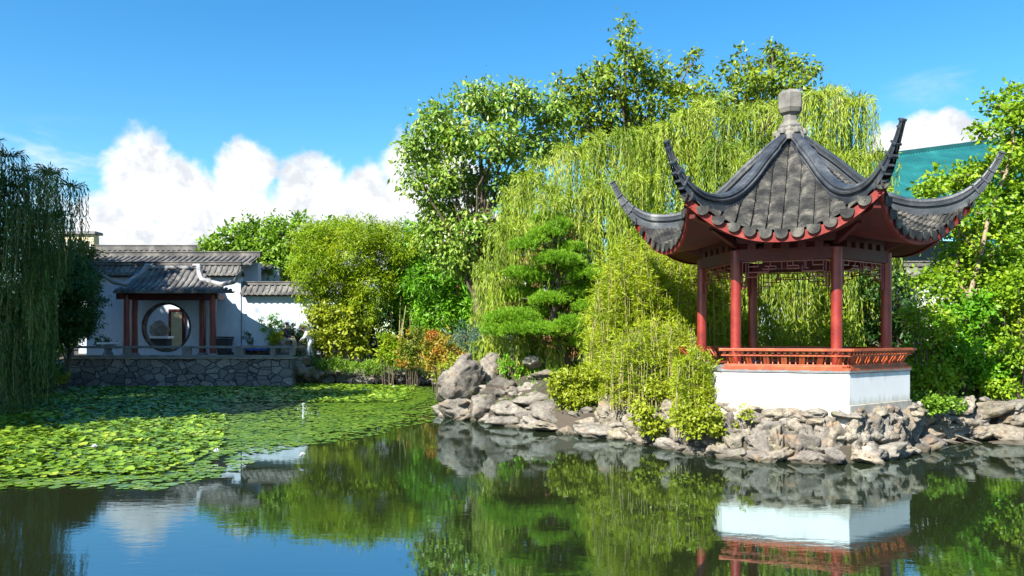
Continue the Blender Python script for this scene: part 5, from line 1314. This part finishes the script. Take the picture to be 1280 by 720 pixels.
# distance inside the patch edge: sparse and flat near the open water
Pq = np.array(LP); ed = np.full(x.shape, 1e9)
for (ax, ay), (bx, by) in zip(Pq[:13], Pq[1:14]):
    ex, ey = bx-ax, by-ay; tt = np.clip(((x-ax)*ex+(y-ay)*ey)/(ex*ex+ey*ey), 0, 1); ed = np.minimum(ed, np.hypot(x-ax-tt*ex, y-ay-tt*ey))
pn = fbm(np.stack([x*.55, y*.35, x*0], 1), 3, 4)
ux = 640+x/y*F; uy = HY+EYE/y*F
flatzone = np.clip(ss(1.6, .5, ed)+ss(235, 330, ux)*ss(498, 510, uy), 0, 1)
prob = np.where(ed < .4+.9*np.clip(-pn+.25, 0, 1)*ss(180, 260, ux), .16+.5*np.clip(pn+.2, 0, 1), .64+.45*pn)
prob = prob*np.where((ux > 270) & (ux < 400) & (uy > 500) & (uy < 530), .5, 1.)
prob = prob*(1-.12*flatzone)
k = rs.random(len(x)) < np.clip(prob, 0, 1)*.95; x, y, ed, pn, flatzone = x[k], y[k], ed[k], pn[k], flatzone[k]
r = np.exp(rs.normal(size=len(x))*.2)*.068
# order: nearest first; keep the first ones from overlapping
dist = np.hypot(x, y); order = np.argsort(dist/r); x, y, r, ed, flatzone = [v[order] for v in (x, y, r, ed, flatzone)]
tilt = np.where(flatzone > .5, .01, np.abs(rs.normal(size=len(x)))*.24+.03)*(1-flatzone*.9)+.004; z = np.where(flatzone > .5, .006+rs.random(len(x))*.012, rs.random(len(x))*.07+.015)
N1 = 280
# variant meshes for the individually built pads
used = 0; variants = []
for v in range(8):
    rs2 = np.random.default_rng(v); Vv, Fv, c = pad_geo(1, rs2, np.array([1.]), np.array([.03]), np.array([0.]), np.array([0.]), np.array([0.]), 15)
    me = bpy.data.meshes.new('lily_pad'); me.from_pydata(Vv.tolist(), [], Fv.tolist()); me.update(); a_ = me.attributes.new('rnd', 'FLOAT', 'FACE'); a_.data.foreach_set('value', np.full(len(Fv), [.1, .3, .45, .55, .65, .8, .35, .97][v], np.float32)); me.materials.append(G['pad_flat']); variants.append(me)
taken = np.zeros(len(x), bool); cnt = 0
for i in range(len(x)):
    if cnt >= N1: break
    if flatzone[i] < .3: continue
    o = bpy.data.objects.new('lily_pad', variants[int(rs.integers(0, 8))]); link(o); o.location = (x[i], y[i], .006+.0006*(i % 20)); o.scale = (r[i]*1.15,)*3; o.rotation_euler = (rs.normal()*.02, rs.normal()*.02, rs.uniform(0, 6))
    tag(o, 'flat round lily pad floating at the ragged near edge of the lily bed', 'lily pad', 'lily pads floating at the near edge of the bed'); taken[i] = True; cnt += 1
k = ~taken; x, y, r, tilt, z, fz = x[k], y[k], r[k], tilt[k], z[k], flatzone[k]
V, Fc, c = pad_geo(len(x), rs, r, tilt, z, x, y)
rn = rs.random(len(x)); rn = np.where(fz > .5, rn*.7, rn)
o = np_mesh('lily_pads', V, Fc, G['pad'], rnd=np.repeat(rn, c), origin=(-10, 22, 0)); tag(o, 'dense green bed of overlapping lily pads covering the left half of the pond', 'lily pads', kind='stuff')
print('pads', len(x))
# white flowers
fl_me = None
spots = [wp(*p) for p in ((270, 572), (378, 577), (492, 487), (265, 485.5), (130, 487), (192, 489), (410, 489), (456, 491), (118, 566))]
for i, (fx, fy) in enumerate(spots):
    if fl_me is None:
        P = []; D = []; N = []
        for ring, (nn, el_, L_) in enumerate(((9, .35, .10), (8, .75, .09), (6, 1.15, .07))):
            for j in range(nn):
                a = 2*math.pi*(j+.5*ring)/nn; dv = np.array([math.cos(a)*math.cos(el_), math.sin(a)*math.cos(el_), math.sin(el_)]); P.append(dv*.01); D.append(dv*1.); N.append(np.array([-math.cos(a)*math.sin(el_), -math.sin(a)*math.sin(el_), math.cos(el_)]))
        V, Fc = leaf_geo(np.array(P), np.array(D), np.array(N), .09, .042); fl_me = bpy.data.meshes.new('water_lily_flower'); fl_me.from_pydata(V.tolist(), [], Fc.tolist()); fl_me.update(); fl_me.materials.append(M['white_cloth'])
    o = bpy.data.objects.new('water_lily_flower', fl_me); link(o); o.location = (fx, fy, .12); o.rotation_euler = (rs.normal()*.15, rs.normal()*.15, rs.uniform(0, 6)); o.scale = (.75,)*3
    tag(o, 'small white water lily flower open among the green pads', 'flower', 'white flowers dotted over the lily bed')
# little fountain jet
fx, fy = wp(379, 524); 
m, t, b, out = new_mat('splash'); t.set(b, Roughness=.1); b.inputs['Base Color'].default_value = (.75, .8, .85, 1); b.inputs['Transmission Weight'].default_value = .5; b.inputs['IOR'].default_value = 1.33
mb = MB(); rsp = random.Random(4)
mb.tube([(fx, fy, -.02), (fx, fy, .25), (fx+.01, fy, .46)], [.030, .018, .008], 6)
for i in range(70):
    a = rsp.uniform(0, 6.28); sp_ = rsp.uniform(.02, .30); tt = rsp.uniform(.05, 1); zz = .46+.06*tt-.5*tt*tt*rsp.uniform(.7, 1); s_ = rsp.uniform(.006, .016)
    if zz < 0: zz = rsp.uniform(0, .1)
    mb.lathe((fx+math.cos(a)*sp_*tt, fy+math.sin(a)*sp_*tt, zz), [(s_*.4, -s_), (s_, 0), (s_*.4, s_)], 5)
o = mb.build('water_jet', m, origin=(fx, fy, 0), smooth=True); tag(o, 'small splashing fountain jet among the lily pads', 'fountain jet')

# ---------------------------------------------------------------- unseen trees added beyond the view to cast the shadow on the left
for i, (x_, y_, z0_, h_, r_) in enumerate(((-33, 31.5, 5, 17.8, 4.6), (-26.8, 31.5, 6, 16.6, 4.), (-28, 23, 6, 18., 4.6), (-22, 15.5, 8.5, 17.5, 4.2), (-19.8, 19.5, 9.5, 16.2, 3.4), (-27.5, 21.5, 12.5, 25, 4.6))):
    o = empty('added_shade_tree', (x_, y_, gz(x_, y_)), ('unseen tall tree added for shade beyond the left edge, farthest back', 'unseen tall tree added for shade beyond the left edge beside the terrace', 'unseen tall tree added for shade beyond the left edge behind the willow', 'unseen tall tree added for shade, nearest the viewer on the left bank', 'unseen tall tree added for shade beyond the left edge just behind the willow', 'tallest unseen tree added for shade beyond the left edge')[i], 'tree')
    rs_ = random.Random(i); cl = [(np.array([x_+rs_.uniform(-.4, .4)*r_, y_+rs_.uniform(-.4, .4)*r_, zz]), (r_*.68, r_*.68, r_*.5)) for zz in np.linspace(z0_, h_-r_*.4, 9)]
    crown('crown', cl, 22, .5, .32, G['dark'], o, seed=i, sub_r=.7, shell=.3, twig=16)
    limbs((x_, y_, gz(x_, y_)), cl, .35, M['bark'], o, i)
